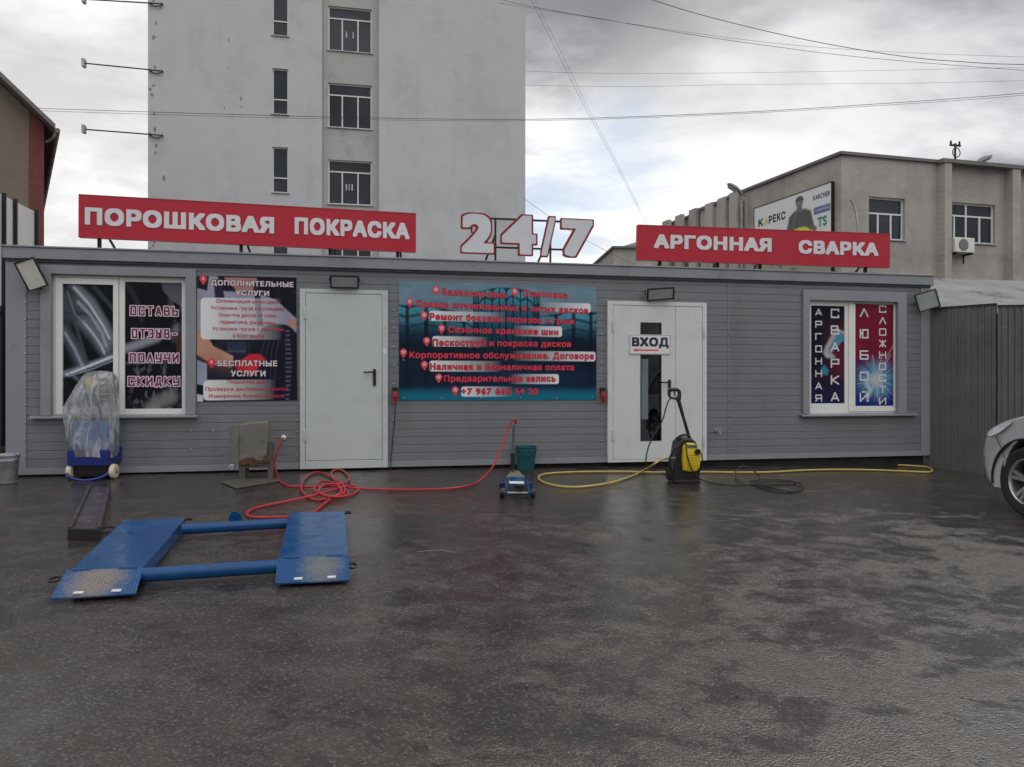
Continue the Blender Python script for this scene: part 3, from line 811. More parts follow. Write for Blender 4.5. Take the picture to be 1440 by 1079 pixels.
# ---- doors
def hinge(px, py, par, y=-.05):
    s, z = fs(px, py)
    h = MB().lathe([(.011, -.075), (.013, -.07), (.013, -.003), (.011, 0), (.013, .003), (.013, .07), (.011, .075)], (s, y, z), 10)
    return h.obj('hinge', M_doorgrey, par)
def handle(s, z, par, direction=-1):
    h = MB()
    h.prism([(a + s, b + z) for a, b in rrect(-.019, .019, -.14, .07, .018)], -.052, -.04)
    h.tube([(s, -.04, z + .03), (s, -.095, z + .03), (s + direction * .02, -.1, z + .03), (s + direction * .135, -.1, z + .028)], .0105, 10)
    h.lathe([(.011, -.052), (.011, -.058)], (s, 0, z - .08), 12, 'y')
    return h.obj('handle', M_black, par, smooth=40)
# plain grey door
l0, l1, lb, lt = sx(430), sx(537), zx(485, 646.5), zx(485, 414)
fr = MB().box(d1[0], l0 - .004, -.045, .05, .0, d1[3]).box(l1 + .004, d1[1], -.045, .05, .0, d1[3]).box(l0 - .004, l1 + .004, -.045, .05, lt + .004, d1[3]).box(l0 - .004, l1 + .004, -.045, .05, .0, lb - .006)
door1 = fr.obj('door', M_doorgrey, cab, bevel=.004)
MB().box(l0 - .004, l1 + .004, .0, .05, lb - .006, lt + .004).obj('door_gap', M_dark, door1)
MB().box(l0, l1, -.04, -.005, lb, lt).obj('leaf', M_doorgrey, door1, bevel=.003)
hinge(429, 441, door1); hinge(429, 612, door1)
handle(*fs(526.5, 527), door1)
s_, z_ = fs(541, 494)
MB().box(s_ - .02, s_ + .02, -.047, -.0455, z_ - .028, z_ + .028).obj('sticker', M_white, door1)
for k in range(6):
    a, b = fs(541, 457 + 5 * k); MB().box(a - .012, a + .012, -.047, -.0455, b - .014, b + .010).obj('sticker', M_white, door1)
lt_ = MB()
for k, ch in enumerate('ЗВОНОК'):
    a, b = fs(541, 457 + 5 * k); text(lt_, ch, a - .009, a + .009, b - .011, .018, -.0478, .02, 8)
lt_.obj('lettering', M_ink, door1, smooth=0)
# white double door with a narrow light
l0, lm, l1, lb, lt = sx(861), sx(948.5), sx(986), zx(920, 645), zx(920, 431)
g0, g1, gb, gt = sx(899), sx(928.5), zx(914, 620), zx(914, 454)
fr = MB().box(d2[0], l0 - .004, -.045, .05, .0, d2[3]).box(l1 + .004, d2[1], -.045, .05, .0, d2[3]).box(l0 - .004, l1 + .004, -.045, .05, lt + .004, d2[3]).box(l0 - .004, l1 + .004, -.045, .05, .0, lb - .006)
door2 = fr.obj('door', M_doorwhite, cab, bevel=.004)
MB().box(lm - .01, lm + .01, .0, .05, lb, lt).box(l0 - .004, l1 + .004, .0, .05, lb - .006, lb).box(l0 - .004, l1 + .004, 0, .05, lt, lt + .004).obj('door_gap', M_dark, door2)
lf = MB().box(l0, g0, -.04, -.005, lb, lt).box(g1, lm - .003, -.04, -.005, lb, lt).box(g0, g1, -.04, -.005, lb, gb).box(g0, g1, -.04, -.005, gt, lt)
lf1 = lf.obj('leaf', M_doorwhite, door2)
MB().box(g0, g1, -.024, -.018, gb, gt).obj('glass', M_glassdark, lf1)
MB().box(g0, g0 + .012, -.043, -.025, gb, gt).box(g1 - .012, g1, -.043, -.025, gb, gt).box(g0 + .012, g1 - .012, -.043, -.025, gb, gb + .012).box(g0 + .012, g1 - .012, -.043, -.025, gt - .012, gt).obj('glazing_trim', M_black, lf1)
MB().box(lm + .003, l1, -.04, -.005, lb, lt).obj('leaf', M_doorwhite, door2, bevel=.003)
for px, py in ((860, 459), (860, 612), (987.5, 468), (987.5, 620)): hinge(px, py, door2)
handle(*fs(939.5, 541), door2)
# room seen behind that light, with a pale curtain and the back of a notice
MB().box(g0 - .5, g1 + .5, 1.2, 1.22, .05, 2.2).box(g0 - .5, g0 - .48, .06, 1.2, .05, 2.2).box(g1 + .48, g1 + .5, .06, 1.2, .05, 2.2).box(g0 - .5, g1 + .5, .06, 1.2, .03, .05).box(g0 - .5, g1 + .5, .06, 1.2, 2.2, 2.22).obj('entry_room', M_interior, cab)
cu = MB(); rings = []
c0, c1, cb, ct = sx(896), sx(911.5), zx(905, 590), zx(905, 505)
for k in range(21):
    x = c0 + (c1 - c0) * k / 20; y = .0 + .008 * math.sin(k * 1.1)
    rings.append([(x, y, cb), (x, y, ct), (x, y + .003, ct), (x, y + .003, cb)])
cu.loft(rings).obj('curtain', pm('pale_curtain', (.7, .76, .78), .8), door2)

# ---- wall fittings: sockets, outlet, tap
def socket(px, py, cablepts, label):
    s, z = fs(px, py)
    t = thing('power_socket', label, 'socket', W(s, 0, z), TH, 'red power sockets on the cabin wall')
    MB().prism(rrect(-.032, .032, .0, .075, .01), -.05, -.001).obj('bracket', M_black, t, bevel=.004)
    MB().lathe([(.03, .02), (.034, .0), (.034, -.05), (.027, -.06), (.022, -.11), (.012, -.13)], (0, -.06, 0), 14).obj('plug', M_rubberred, t)
    if cablepts:
        MB().tube(spline(cablepts, 8), .006, 6).obj('cable', M_cable, t)
    return t
s0, z0 = fs(555.5, 553)
socket(555.5, 553, [(0, -.06, -.12), (-.005, -.05, -.3), (-.03, -.03, -.6), (-.05, -.035, -.8), (-.06, -.06, z0 * -1 - .03)], 'red power plug with hanging black cable beside the plain grey door')
socket(846.5, 553, None, 'red power plug without cable between blue banner and white door')
s, z = fs(399, 615)
t = thing('air_outlet', 'small white hose outlet on the wall beside the rusty box', 'outlet', W(s, 0, z), TH)
MB().lathe([(.03, -.001), (.03, -.01), (.015, -.014), (.013, -.05), (.016, -.055), (.016, -.075), (.009, -.078)], (0, 0, 0), 14, 'y').obj('outlet', M_white, t)
s, z = fs(1007, 607)
t = thing('wall_tap', 'small metal water tap sticking out of the grey wall', 'tap', W(s, 0, z), TH)
MB().lathe([(.022, -.001), (.022, -.008), (.011, -.01), (.011, -.05)], (0, 0, 0), 12, 'y').tube([(0, -.05, 0), (.01, -.09, 0), (.012, -.105, -.015), (.012, -.105, -.04)], [.011, .011, .011, .009], 10).obj('spout', M_steel, t)
MB().tube([(0, -.055, .008), (0, -.055, .035)], .006, 8).box(-.045, .045, -.062, -.048, .033, .042).obj('handle', M_steel, t, bevel=.002)

# ---- floodlights
def floodlight(M, label, w=.34, h=.25, lens=None, yoke=True):
    """front looks along local -Y"""
    t = thing('floodlight', label, 'floodlight', group='floodlights on the cabin', M=M)
    b = MB()
    b.prism(rrect(-w / 2, w / 2, -h / 2, h / 2, .012, 3), -.0, .02)
    hs = b
    for k in range(9):
        x = -w * .38 + w * .76 * k / 8; hs.box(x - .004, x + .004, .02, .045, -h * .36, h * .36)
    hs.obj('housing', M_black, t, bevel=.003)
    MB().box(-w / 2, w / 2, -.01, -.0005, h / 2 - .016, h / 2).box(-w / 2, w / 2, -.02, -.0005, -h / 2, -h / 2 + .016).box(-w / 2, -w / 2 + .016, -.02, -.0005, -h / 2 + .016, h / 2 - .016).box(w / 2 - .016, w / 2, -.02, -.0005, -h / 2 + .016, h / 2 - .016).obj('bezel', M_black, t, bevel=.002)
    MB().box(-w / 2 + .016, w / 2 - .016, -.008, -.001, -h / 2 + .016, h / 2 - .016).obj('lens', lens or M_lensgrey, t)
    if yoke:
        y = MB(); e = w / 2 + .012
        y.tube([(-e + .01, .02, 0), (-e, .02, 0), (-e, .06, .0), (-e + .02, .15, .02), (e - .02, .15, .02), (e, .06, .0), (e, .02, 0), (e - .01, .02, 0)], .008, 8)
        y.obj('bracket', M_black, t)
    return t
def fmat(p, yaw, pitch, roll):
    """yaw from the wall's outward normal, pitch > 0 looks down, roll about the view axis"""
    return Matrix.Translation(p) @ Matrix.Rotation(TH + yaw, 4, 'Z') @ Matrix.Rotation(pitch, 4, 'X') @ Matrix.Rotation(roll, 4, 'Y')
s, z = fs(44, 386, .16)
floodlight(fmat(W(s, .16, z), rad(4), rad(14), rad(68)), 'tilted floodlight with pale lens at the corner above the dark car window', .345, .215, M_lens)
s, z = fs(484.5, 396.5, .12)
floodlight(fmat(W(s, .12, z), 0, rad(30), rad(0)), 'floodlight turned down above the plain grey door', .34, .16)
s, z = fs(929, 413.5, .14)
floodlight(fmat(W(s, .14, z), rad(-8), rad(28), rad(-5)), 'skewed floodlight turned down above the white door', .36, .165)
s, z = fs(1304, 423, .16)
floodlight(fmat(W(s, .16, z), rad(-24), rad(10), rad(-17)), 'tilted floodlight with grey lens at the corner near the zinc fence', .29, .265)

# ---- printed sheets on the wall
def pinshape(mb, x, z, h, y):
    r = h * .36
    pts = [(x + r * math.cos(rad(a)), z + h * .14 + r * math.sin(rad(a))) for a in range(-25, 206, 15)] + [(x, z - h * .5)]
    mb.add([(a, y, b) for a, b in pts], [list(range(len(pts)))])
def starshape(mb, x, z, r, y):
    for k in range(5):
        a = rad(90 + 72 * k); c, s_ = math.cos(a), math.sin(a); w = r * .2
        mb.add([(x - s_ * w, y, z + c * w), (x + s_ * w, y, z - c * w), (x + c * r + s_ * w, y, z + s_ * r - c * w), (x + c * r - s_ * w, y, z + s_ * r + c * w)], [(0, 1, 2, 3)])
O = .012
def loc_fn(s0, z0): return (lambda px: fs(px, 539, O)[0] - s0), (lambda px, py: fs(px, py, O)[1] - z0)
# blue services banner
s0, z0 = fs(561, 563.5, O)
ban = thing('banner', 'wide teal printed banner listing tyre services in red words', 'banner', W(s0, O, z0), TH)
bx, bz = loc_fn(s0, z0)
cor = [(0, 0), (bx(838.5), bz(838.5, 562.5)), (bx(839), bz(839, 404)), (bx(561), bz(561, 395))]
BW = cor[1][0]
MB().prism([(a, b) for a, b in cor], -.0, .009).obj('panel', M_white, ban)
art = Art(300, 190, K(12, 22, 40)); u, v = art.u, art.v
art.over(ss_(.62, .80, v + .06 * (vnoise(u, v, 4, 2) - .5)), K(92, 118, 130))
def tyre(cx, top, wid, dark, curve):
    x = (u - cx) / wid
    edge = top - curve * np.abs(x) ** 2.4
    ins = (np.abs(x) < 1) * ss_(edge + .008, edge - .008, v)
    art.over(ins, dark)
    dep = edge - v
    rib = (np.abs(np.sin(x * 15.0)) < .30) * ins
    blocks = (np.sin(dep * 75 + np.abs(np.sin(x * 7.5)) * 2.5) > .55) * ins * ss_(.45, .0, dep)
    art.over(ins * ss_(.26, .0, dep) * .75, K(70, 136, 152))
    art.over(blocks * .8, K(10, 34, 50)); art.over(rib * .85, K(5, 16, 30))
    art.over(ins * ss_(.72, 1.0, np.abs(x)) * .7, K(6, 18, 34))
tyre(.04, .80, .44, K(18, 56, 76), .20); tyre(.97, .78, .44, K(14, 46, 66), .20); tyre(.53, .97, .17, K(20, 70, 90), .07)
art.over(ss_(.70, .42, v) * .86, K(6, 12, 28)); art.c *= (.62 + .6 * vnoise(u, v, 12, 41))[..., None]
art.over(ss_(.35, .7, vnoise(u, v, 5, 7)) * .25 * ss_(.4, .2, v), K(24, 54, 90))
art.over(ss_(.14, .03, v + .04 * (vnoise(u, v, 6, 9) - .5)) * .85, K(16, 92, 112))
art.over(ss_(.06, .0, np.abs(v - .13)) * .3, K(8, 16, 30))
art.c *= .8
# pale plates printed behind the words, fading along their length (cx in banner crop units of 1440 x 926)
cu_ = lambda x: (x - 5) / 1428.0
def cv(x, y): return 1 - (y - (28 + 45 * (x / 1440))) / (888 - (28 + 45 * (x / 1440)))
def plate(x0, x1, y0, y1, solid, keep):
    ya, yb = cv((x0 + x1) / 2, y1), cv((x0 + x1) / 2, y0); a, b = cu_(x0), cu_(x1)
    r = .022; asp = 1.75
    du = np.maximum(np.maximum(a + r / asp - u, u - b + r / asp), 0) * asp
    dv = np.maximum(np.maximum(ya + r - v, v - yb + r), 0)
    ins = ss_(r + .003, r - .003, np.hypot(du, dv)) * (u > a - .001) * (u < b + .001)
    f = (u - a) / (b - a)
    f = (1 - f) if solid == 'l' else f
    art.over(ins * np.clip((f - (1 - keep)) / keep, 0, 1) ** .8, K(214, 208, 216))
plate(930, 1388, 185, 252, 'r', .8); plate(215, 900, 252, 322, 'l', .8); plate(690, 1172, 352, 428, 'r', .75); plate(236, 800, 430, 503, 'l', .7)
plate(600, 1425, 535, 605, 'r', .75); plate(217, 900, 605, 682, 'l', .75); plate(700, 1150, 700, 772, 'r', .8); plate(440, 900, 790, 862, 'l', .8)
art.sheet('print', M_banner, ban, 0, 0, 0, 0, -.0015, cor)
tx, ts, pn, stx = MB(), MB(), MB(), MB()
def bl(cx, cy):       # banner-crop pixel -> local
    px, py = 560 + cx / 5.143, 390 + cy / 5.143
    return bx(px), bz(px, py)
for t_, x0, x1, yb in (('Балансировка', 318, 782, 134), ('Ошиповка', 902, 1222, 142), ('Правка штампованных и литых дисков', 134, 1372, 228), ('Ремонт боковых порезов и грыж', 230, 1276, 316), ('Сезонное хранение шин', 362, 1156, 405),
        ('Пескоструй и покраска дисков', 250, 1250, 495), ('Корпоративное обслуживание. Договора', 82, 1412, 584), ('Наличная и Безналичная оплата', 232, 1270, 670), ('Предварительная запись', 332, 1136, 755), ('+7 967 665 54 20', 456, 1012, 848)):
    xa, za = bl(x0, yb); xb, zb_ = bl(x1, yb)
    sl_ = {134: .012, 142: .012, 228: .03, 316: .02, 405: .012}.get(yb, .0)   # the upper lines run with the banner's sloping top edge
    h = bl(700, yb - 46)[1] - bl(700, yb)[1]
    sh = (lambda x, xa=xa, xb=xb, k=sl_: -k * (x - (xa + xb) / 2) / (xb - xa) * 1.6)
    text(tx, t_, xa, xb, za, h, -.004, .035, 18, shear=sh)
    text(ts, t_, xa, xb, za, h, -.0028, .035, 14, outline=.07, shear=sh)
for x, y in ((273, 100), (843, 112), (83, 186), (187, 283), (314, 378), (206, 468), (38, 552), (190, 640), (293, 733), (412, 825)):
    a, b = bl(x, y); hh = bl(x, y - 42)[1] - bl(x, y + 42)[1]
    pn = MB(); stx = MB(); pinshape(pn, a, b, hh * .85, -.004); starshape(stx, a, b + hh * .13, hh * .2, -.0052)
    stx.obj('star_logo', M_whiteink, pn.obj('pin_logo', M_redink, ban, smooth=0), smooth=0)
ts.obj('lettering_edge', M_darkredink, ban, smooth=0)
tx.obj('lettering', M_redink, ban, smooth=0)
rv = MB()
for x, y in ((35, 43), (320, 48), (605, 58), (1145, 72), (1410, 82), (30, 312), (1412, 340), (38, 600), (1412, 610), (38, 872), (315, 876), (600, 872), (885, 872), (1148, 872), (1408, 868)):
    a, b = bl(x, y); MB().lathe([(.009, -.002), (.009, -.005), (.004, -.007)], (a, 0, b), 8, 'y').obj('rivet', M_steel, ban)

# service poster
s0, z0 = fs(277, 565, O)
pos = thing('poster', 'tall dark poster of a mechanic with tyre and service price words', 'poster', W(s0, O, z0), TH)
pos['label'] = 'tall dark printed poster of a mechanic holding a tyre under white and red words'
bx, bz = loc_fn(s0, z0)
cor = [(0, 0), (bx(418), bz(418, 563)), (bx(417), bz(417, 390.5)), (bx(277), bz(277, 387.5))]
MB().prism(cor, -.0, .009).obj('panel', M_white, pos)
art = Art(190, 230, K(14, 14, 26)); u, v = art.u, art.v
art.poly([(0, 1), (.05, 1), (.2, 1), (.25, .88), (.6, .86), (.78, .82), (1, .66), (1, .55), (.8, .62), (.6, .45), (.3, .42), (.2, .6), (0, .55)], K(128, 128, 142))
art.over(ss_(.55, .75, vnoise(u, v, 6, 3)) * .35 * ss_(.5, .7, v) * ss_(.9, .85, v), K(110, 112, 126))
art.poly([(.26, .99), (.4, .88), (.55, .88), (.6, .99)], K(138, 102, 94))
art.poly([(0, 1), (.12, 1), (.1, .88), (0, .9)], K(24, 22, 34))
art.poly([(.16, .97), (.24, .97), (.32, .62), (.33, .42), (.24, .42), (.2, .66)], K(28, 30, 46))
art.poly([(.56, .92), (.62, .94), (.66, .6), (.6, .6)], K(34, 36, 52))
art.poly([(.2, .5), (.36, .56), (.62, .52), (.66, .3), (.1, .12), (.12, .34)], K(26, 28, 44))
art.poly([(.3, .47), (.48, .47), (.48, .38), (.3, .39)], K(38, 42, 60)); art.stroke([(.3, .4), (.48, .4)], .006, K(60, 66, 84), .8, .5)
art.poly([(0, .55), (.07, .56), (.16, .44), (.36, .36), (.34, .27), (.16, .29), (0, .37)], K(158, 118, 98))
art.poly([(.9, .66), (1, .66), (1, .58), (.92, .6)], K(150, 112, 98))
art.over(ss_(.1, .0, np.abs(v - .33 + .2 * u)) * .25 * (u < .36), K(120, 80, 66))
art.poly([(0, .33), (.1, .3), (.1, .12), (0, .14)], K(128, 132, 146)); art.poly([(0, .06), (.06, .05), (.06, 0), (0, 0)], K(170, 174, 180))
# the tyre
x = (u - .8) / .3; dv_ = (v - .2) / .42
art.over(ss_(1.02, .97, np.hypot(np.maximum(np.abs(x) - .2, 0) / .8, np.clip(dv_, 0, 9))) * (v < .63), K(16, 17, 30))
for k in range(4): art.stroke([(.62 + .05 * k, .1), (.64 + .05 * k, .4), (.7 + .045 * k, .56)], .004, K(40, 42, 62), .8, .6)
art.over(((np.sin(v * 170) > .1) * (u > .88) * (u < .95 - .1 * np.abs(v - .3)) * (v < .58)) * .8, K(72, 74, 96))
art.poly([(.36, .33), (.44, .33), (.52, .375), (.62, .375), (.68, .34), (.62, .3), (.6, .26), (.56, .2), (.4, .24)], K(196, 36, 48))
art.stroke([(.46, .3), (.6, .32)], .006, K(130, 20, 34), .8, .6)
cp = lambda x, y: ((x - 42) / 838.0, 1 - (y - 10) / 1060.0)
def pplate(x0, x1, y0, y1, keep):
    (a, yb), (b, ya) = cp(x0, y0), cp(x1, y1)
    r = .05; du = np.maximum(np.maximum(a + r - u, u - b + r), 0); dv = np.maximum(np.maximum(ya + r * .8 - v, v - yb + r * .8), 0)
    ins = ss_(r * .9, r * .8, np.hypot(du, dv * 1.2)); f = 1 - (u - a) / (b - a)
    art.over(ins * np.clip((f - (1 - keep)) / keep, 0, 1) ** .8, K(206, 212, 216))
art.c *= (0.6 + .32 * vnoise(u, v, 9, 31))[..., None]
pplate(66, 870, 190, 552, .85); pplate(88, 840, 885, 1066, .8)
art.sheet('print', M_banner, pos, 0, 0, 0, 0, -.0015, cor)
def pl(cx, cy):
    px, py = 270 + cx / 5.993, 385 + cy / 5.993
    return bx(px), bz(px, py)
wh, we, rd, re_, pn, stx = MB(), MB(), MB(), MB(), MB(), MB()
for t_, x0, x1, yb, h_, white in (('ДОПОЛНИТЕЛЬНЫЕ', 158, 856, 98, 46, 1), ('УСЛУГИ', 368, 650, 184, 46, 1), ('БЕСПЛАТНЫЕ', 217, 718, 780, 50, 1), ('УСЛУГИ', 328, 620, 866, 50, 1),
        ('Оптимизация шино-диск', 205, 730, 244, 32, 0), ('Установка груза на спицами', 160, 775, 302, 32, 0), ('Очистка диска от клея,', 228, 715, 362, 32, 0), ('герметика, ржавчины', 238, 705, 422, 32, 0), ('Установка грузов с липучкой', 172, 770, 478, 32, 0), ('в борт диска', 345, 605, 538, 32, 0),
        ('Подкачка шин', 300, 636, 926, 32, 0), ('Проверка дисбаланса колес', 112, 812, 988, 32, 0), ('Измерение биения дисков', 142, 780, 1046, 32, 0)):
    xa, za = pl(x0, yb); xb, _ = pl(x1, yb); h = pl(500, yb - h_)[1] - pl(500, yb)[1]
    if white:
        text(wh, t_, xa, xb, za, h, -.004, .06, 16); text(we, t_, xa, xb, za, h, -.0028, .06, 14, outline=.08)
    else:
        text(rd, t_, xa, xb, za, h, -.004, .03, 14)
for x, y in ((95, 55), (165, 755)):
    a, b = pl(x, y); hh = pl(x, y - 42)[1] - pl(x, y + 42)[1]
    pn = MB(); stx = MB(); pinshape(pn, a, b, hh, -.004); text(stx, 'S', a - hh * .12, a + hh * .12, b, hh * .3, -.0052, .06, 12)
    stx.obj('symbol_lettering', M_whiteink, pn.obj('pin_logo', M_redink, pos, smooth=0), smooth=0)
we.obj('lettering_edge', M_darkredink, pos, smooth=0); wh.obj('heading_lettering', M_whiteink, pos, smooth=0)
rd.obj('lettering', pm('crimson_ink', K(140, 24, 50), .4), pos, smooth=0)

# entrance sign on the white door
O2 = .0475
s0, z0 = fs(885, 498.5, O2)
sg = thing('entrance_sign', 'small white sign with black word and red arrow on the white door', 'sign', W(s0, O2, z0), TH)
w_, h_ = fs(943, 498, O2)[0] - s0, fs(914, 471, O2)[1] - fs(914, 499, O2)[1]
MB().box(0, w_, -.004, .004, 0, h_).obj('panel', M_white, sg, bevel=.001)
MB().box(.006, w_ - .006, -.0052, -.0042, .006, .010).box(.006, w_ - .006, -.0052, -.0042, h_ - .010, h_ - .006).box(.006, .010, -.0052, -.0042, .01, h_ - .01).box(w_ - .010, w_ - .006, -.0052, -.0042, .01, h_ - .01).obj('border_print', M_ink, sg)
tm = MB(); text(tm, 'ВХОД', w_ * .06, w_ * .95, h_ * .40, h_ * .46, -.0055, .075, 28, square=True)
tm.obj('lettering', M_ink, sg, smooth=0)
y_ = -.0055; zc_ = h_ * .22
MB().add([(w_ * .08, y_, zc_), (w_ * .17, y_, zc_ - h_ * .09), (w_ * .17, y_, zc_ + h_ * .09)], [(0, 1, 2)]).add([(w_ * .17, y_, zc_ - h_ * .035), (w_ * .70, y_, zc_ - h_ * .035), (w_ * .70, y_, zc_ + h_ * .035), (w_ * .17, y_, zc_ + h_ * .035)], [(0, 1, 2, 3)]).obj('arrow_print', M_redink, sg, smooth=0)

# ---- signs standing on the roof
ZR = ZT + .008
def roof_sign(pTL, pTR, pBL, pBR, setback, words, legs, label):
    """box sign; its depth comes from its place on the roof, its turn from the two ends' heights"""
    r = ray(*pTL); s0, _ = fs(pTL[0], 539, -setback)
    P0 = W(s0, -setback, 0); D0 = P0.y
    D1 = D0 * (pBL[1] - pTL[1]) / (pBR[1] - pTR[1])
    a, b, c, d = at(*pBL, D0), at(*pBR, D1), at(*pTR, D1), at(*pTL, D0)
    ex = b - a; ang = math.atan2(ex.y, ex.x); wd = math.hypot(ex.x, ex.y); h = d.z - a.z; tilt = -(b.z - a.z)
    t = thing('roof_sign', label, 'sign', a, ang, 'red signs standing on the cabin roof')
    loc = Matrix.Translation(a) @ Matrix.Rotation(ang, 4, 'Z'); t.matrix_world = loc @ Matrix.Rotation(math.atan2(tilt, wd), 4, 'Y')
    MB().box(0, wd, 0, .09, 0, h).obj('panel', M_red, t, bevel=.004)
    MB().box(.0, wd, -.004, .0, 0, .012).box(0, wd, -.004, .0, h - .012, h).obj('edge_trim', M_red, t)
    lt = MB()
    for w__, f0, f1, g0_, g1_ in words: text(lt, w__, f0 * wd, f1 * wd, g0_ * h, g1_ * h, -.010, .072, 36, th=.008, square=True)
    lt.obj('lettering', M_letter, t, smooth=0)
    for px in legs:
        f = (px - pTL[0]) / (pTR[0] - pTL[0]) ; x = wd * f
        zr = ZR - a.z + tilt * f
        MB().box(x - .02, x + .02, .091, .131, zr, h * .9).obj('leg', M_blackmetal, t)
        MB().tube([(x + .03, .11, h * .3), (x + .12, .75, zr + .01)], .016, 6).obj('brace', M_blackmetal, t)
    return t
roof_sign((110, 273), (585, 300), (110, 333.5), (585, 354.7), .35, [('ПОРОШКОВАЯ', .018, .555, .30, .40), ('ПОКРАСКА', .617, .978, .32, .41)], (134, 326, 455, 558), 'long red roof sign with two words about powder painting')
roof_sign((896.4, 315.8), (1251.6, 328.7), (896.4, 365.6), (1251.6, 376.7), .3, [('АРГОННАЯ', .062, .520, .35, .39), ('СВАРКА', .628, .95, .33, .385)], (930, 1010, 1070, 1222), 'shorter red roof sign with two words about argon welding')
# 24/7 digits
s0, _ = fs(646, 539, -.35); s1, _ = fs(836, 539, -.35)
P0 = W(s0, -.35, 0)
t247 = thing('number_sign', 'big grey numerals with dark red edges on a frame above the roof', 'sign', P0, TH)
dz = lambda px, py: fs(px, py, -.35)[1]
dxx = lambda px: fs(px, 539, -.35)[0] - s0
for ch, x0, x1, yb, yt in (('2', 647.5, 696, 358, 296), ('4', 704, 755.5, 360.5, 298), ('/', 759.5, 782, 362, 300.5), ('7', 788, 835, 363, 304)):
    z0 = dz((x0 + x1) / 2, yb - 2.5); h = dz((x0 + x1) / 2, yt + 2.5) - z0
    e = MB(); text(e, ch, dxx(x0 + 2), dxx(x1 - 2), z0, h, -.004, .07 if ch != '/' else .045, 40, th=.03, outline=.038, square=True)
    dg_ = e.obj('digit', M_digitred, t247, smooth=0)
    e = MB(); text(e, ch, dxx(x0 + 2), dxx(x1 - 2), z0, h, -.008, .07 if ch != '/' else .045, 40, square=True)
    e.obj('digit_face', M_digit, dg_, smooth=0)
fm = MB()
zr = ZR
for px in (697.5, 775):
    fm.box(dxx(px) - .012, dxx(px) + .012, .03, .054, zr, dz(px, 308))
fm.box(dxx(664), dxx(812), .03, .05, dz(740, 310), dz(740, 307.5)).box(dxx(664), dxx(812), .03, .05, dz(740, 350), dz(740, 347.5))
fm.box(dxx(664) - .01, dxx(664) + .01, .03, .05, dz(664, 327), dz(664, 310))
fm.obj('frame', M_blackmetal, t247)
for px in (697.5, 775):
    MB().tube([(dxx(px), .05, dz(px, 330)), (dxx(px) - .08, .75, zr + .01)], .015, 6).obj('brace', M_blackmetal, t247)

# ================================================================ buildings behind
class Face:
    """vertical wall plane through P with direction angle ang; local x along it, local -y out of it"""
    def __init__(s, P, ang):
        s.P = Vector((P[0], P[1], 0)); s.ang = ang
        s.u = Vector((math.cos(ang), math.sin(ang), 0)); s.n = Vector((math.sin(ang), -math.cos(ang), 0))
    def at(s, px, py, o=0.0):
        r = ray(px, py); t = ((s.P - C0).dot(s.n) + o) / r.dot(s.n); p = C0 + r * t
        return (p - s.P).dot(s.u), p.z
def holed(mb, s0, s1, z0, z1, holes, y=0.0, depth=.18):
    xs = sorted({s0, s1} | {v for h in holes for v in h[:2]}); zs = sorted({z0, z1} | {v for h in holes for v in h[2:]})
    for a, b in zip(xs, xs[1:]):
        for c, d in zip(zs, zs[1:]):
            mx, mz = (a + b) / 2, (c + d) / 2
            if any(h[0] < mx < h[1] and h[2] < mz < h[3] for h in holes): continue
            mb.add([(a, y, c), (b, y, c), (b, y, d), (a, y, d)], [(0, 1, 2, 3)])
    for a, b, c, d in holes:
        mb.add([(a, y, c), (a, y + depth, c), (a, y + depth, d), (a, y, d)], [(0, 1, 2, 3)]).add([(b, y, c), (b, y + depth, c), (b, y + depth, d), (b, y, d)], [(0, 1, 2, 3)])
        mb.add([(a, y, c), (b, y, c), (b, y + depth, c), (a, y + depth, c)], [(0, 1, 2, 3)]).add([(a, y, d), (b, y, d), (b, y + depth, d), (a, y + depth, d)], [(0, 1, 2, 3)])
M_pane = pm('dark_window_pane', (0.03, 0.036, 0.045), 0.06, var=.35, scale=.8, rvar=.03, spec=.35)
def window(par, a, b, c, d, y, bars, depth=.16, sill=True, mat=None, t=.045, extra=None):
    """bars: ('v', f, z0f, z1f) or ('h', f, x0f, x1f) in fractions of the opening"""
    w, h = b - a, d - c; f = MB(); yb = y + depth; yf = yb - .06
    f.box(a, a + t, yf, yb, c, d).box(b - t, b, yf, yb, c, d).box(a + t, b - t, yf, yb, c, c + t).box(a + t, b - t, yf, yb, d - t, d)
    for k, fr, p, q in bars:
        if k == 'v': f.box(a + w * fr - t / 2, a + w * fr + t / 2, yf - .01, yb, c + h * p + t * .5, c + h * q - t * .5)
        else: f.box(a + w * p + t * .5, a + w * q - t * .5, yf - .005, yb, c + h * fr - t / 2, c + h * fr + t / 2)
    win = f.obj('window', mat or M_pvc, par)
    p = MB().box(a + t * .3, b - t * .3, yb - .025, yb - .015, c + t * .3, d - t * .3)
    for bx_ in extra or (): p.add([(a + w * bx_[0], yb - .027, c + h * bx_[2]), (a + w * bx_[1], yb - .027, c + h * bx_[2]), (a + w * bx_[1], yb - .027, c + h * bx_[3]), (a + w * bx_[0], yb - .027, c + h * bx_[3])], [(0, 1, 2, 3)])
    p.obj('pane', M_pane, win)
    if sill: MB().box(a - .04, b + .04, y - .06, y - .001, c - .035, c - .005).box(a + .001, b - .001, y - .001, yf, c - .0, c + .004).obj('sill', M_galv, win)
    return win
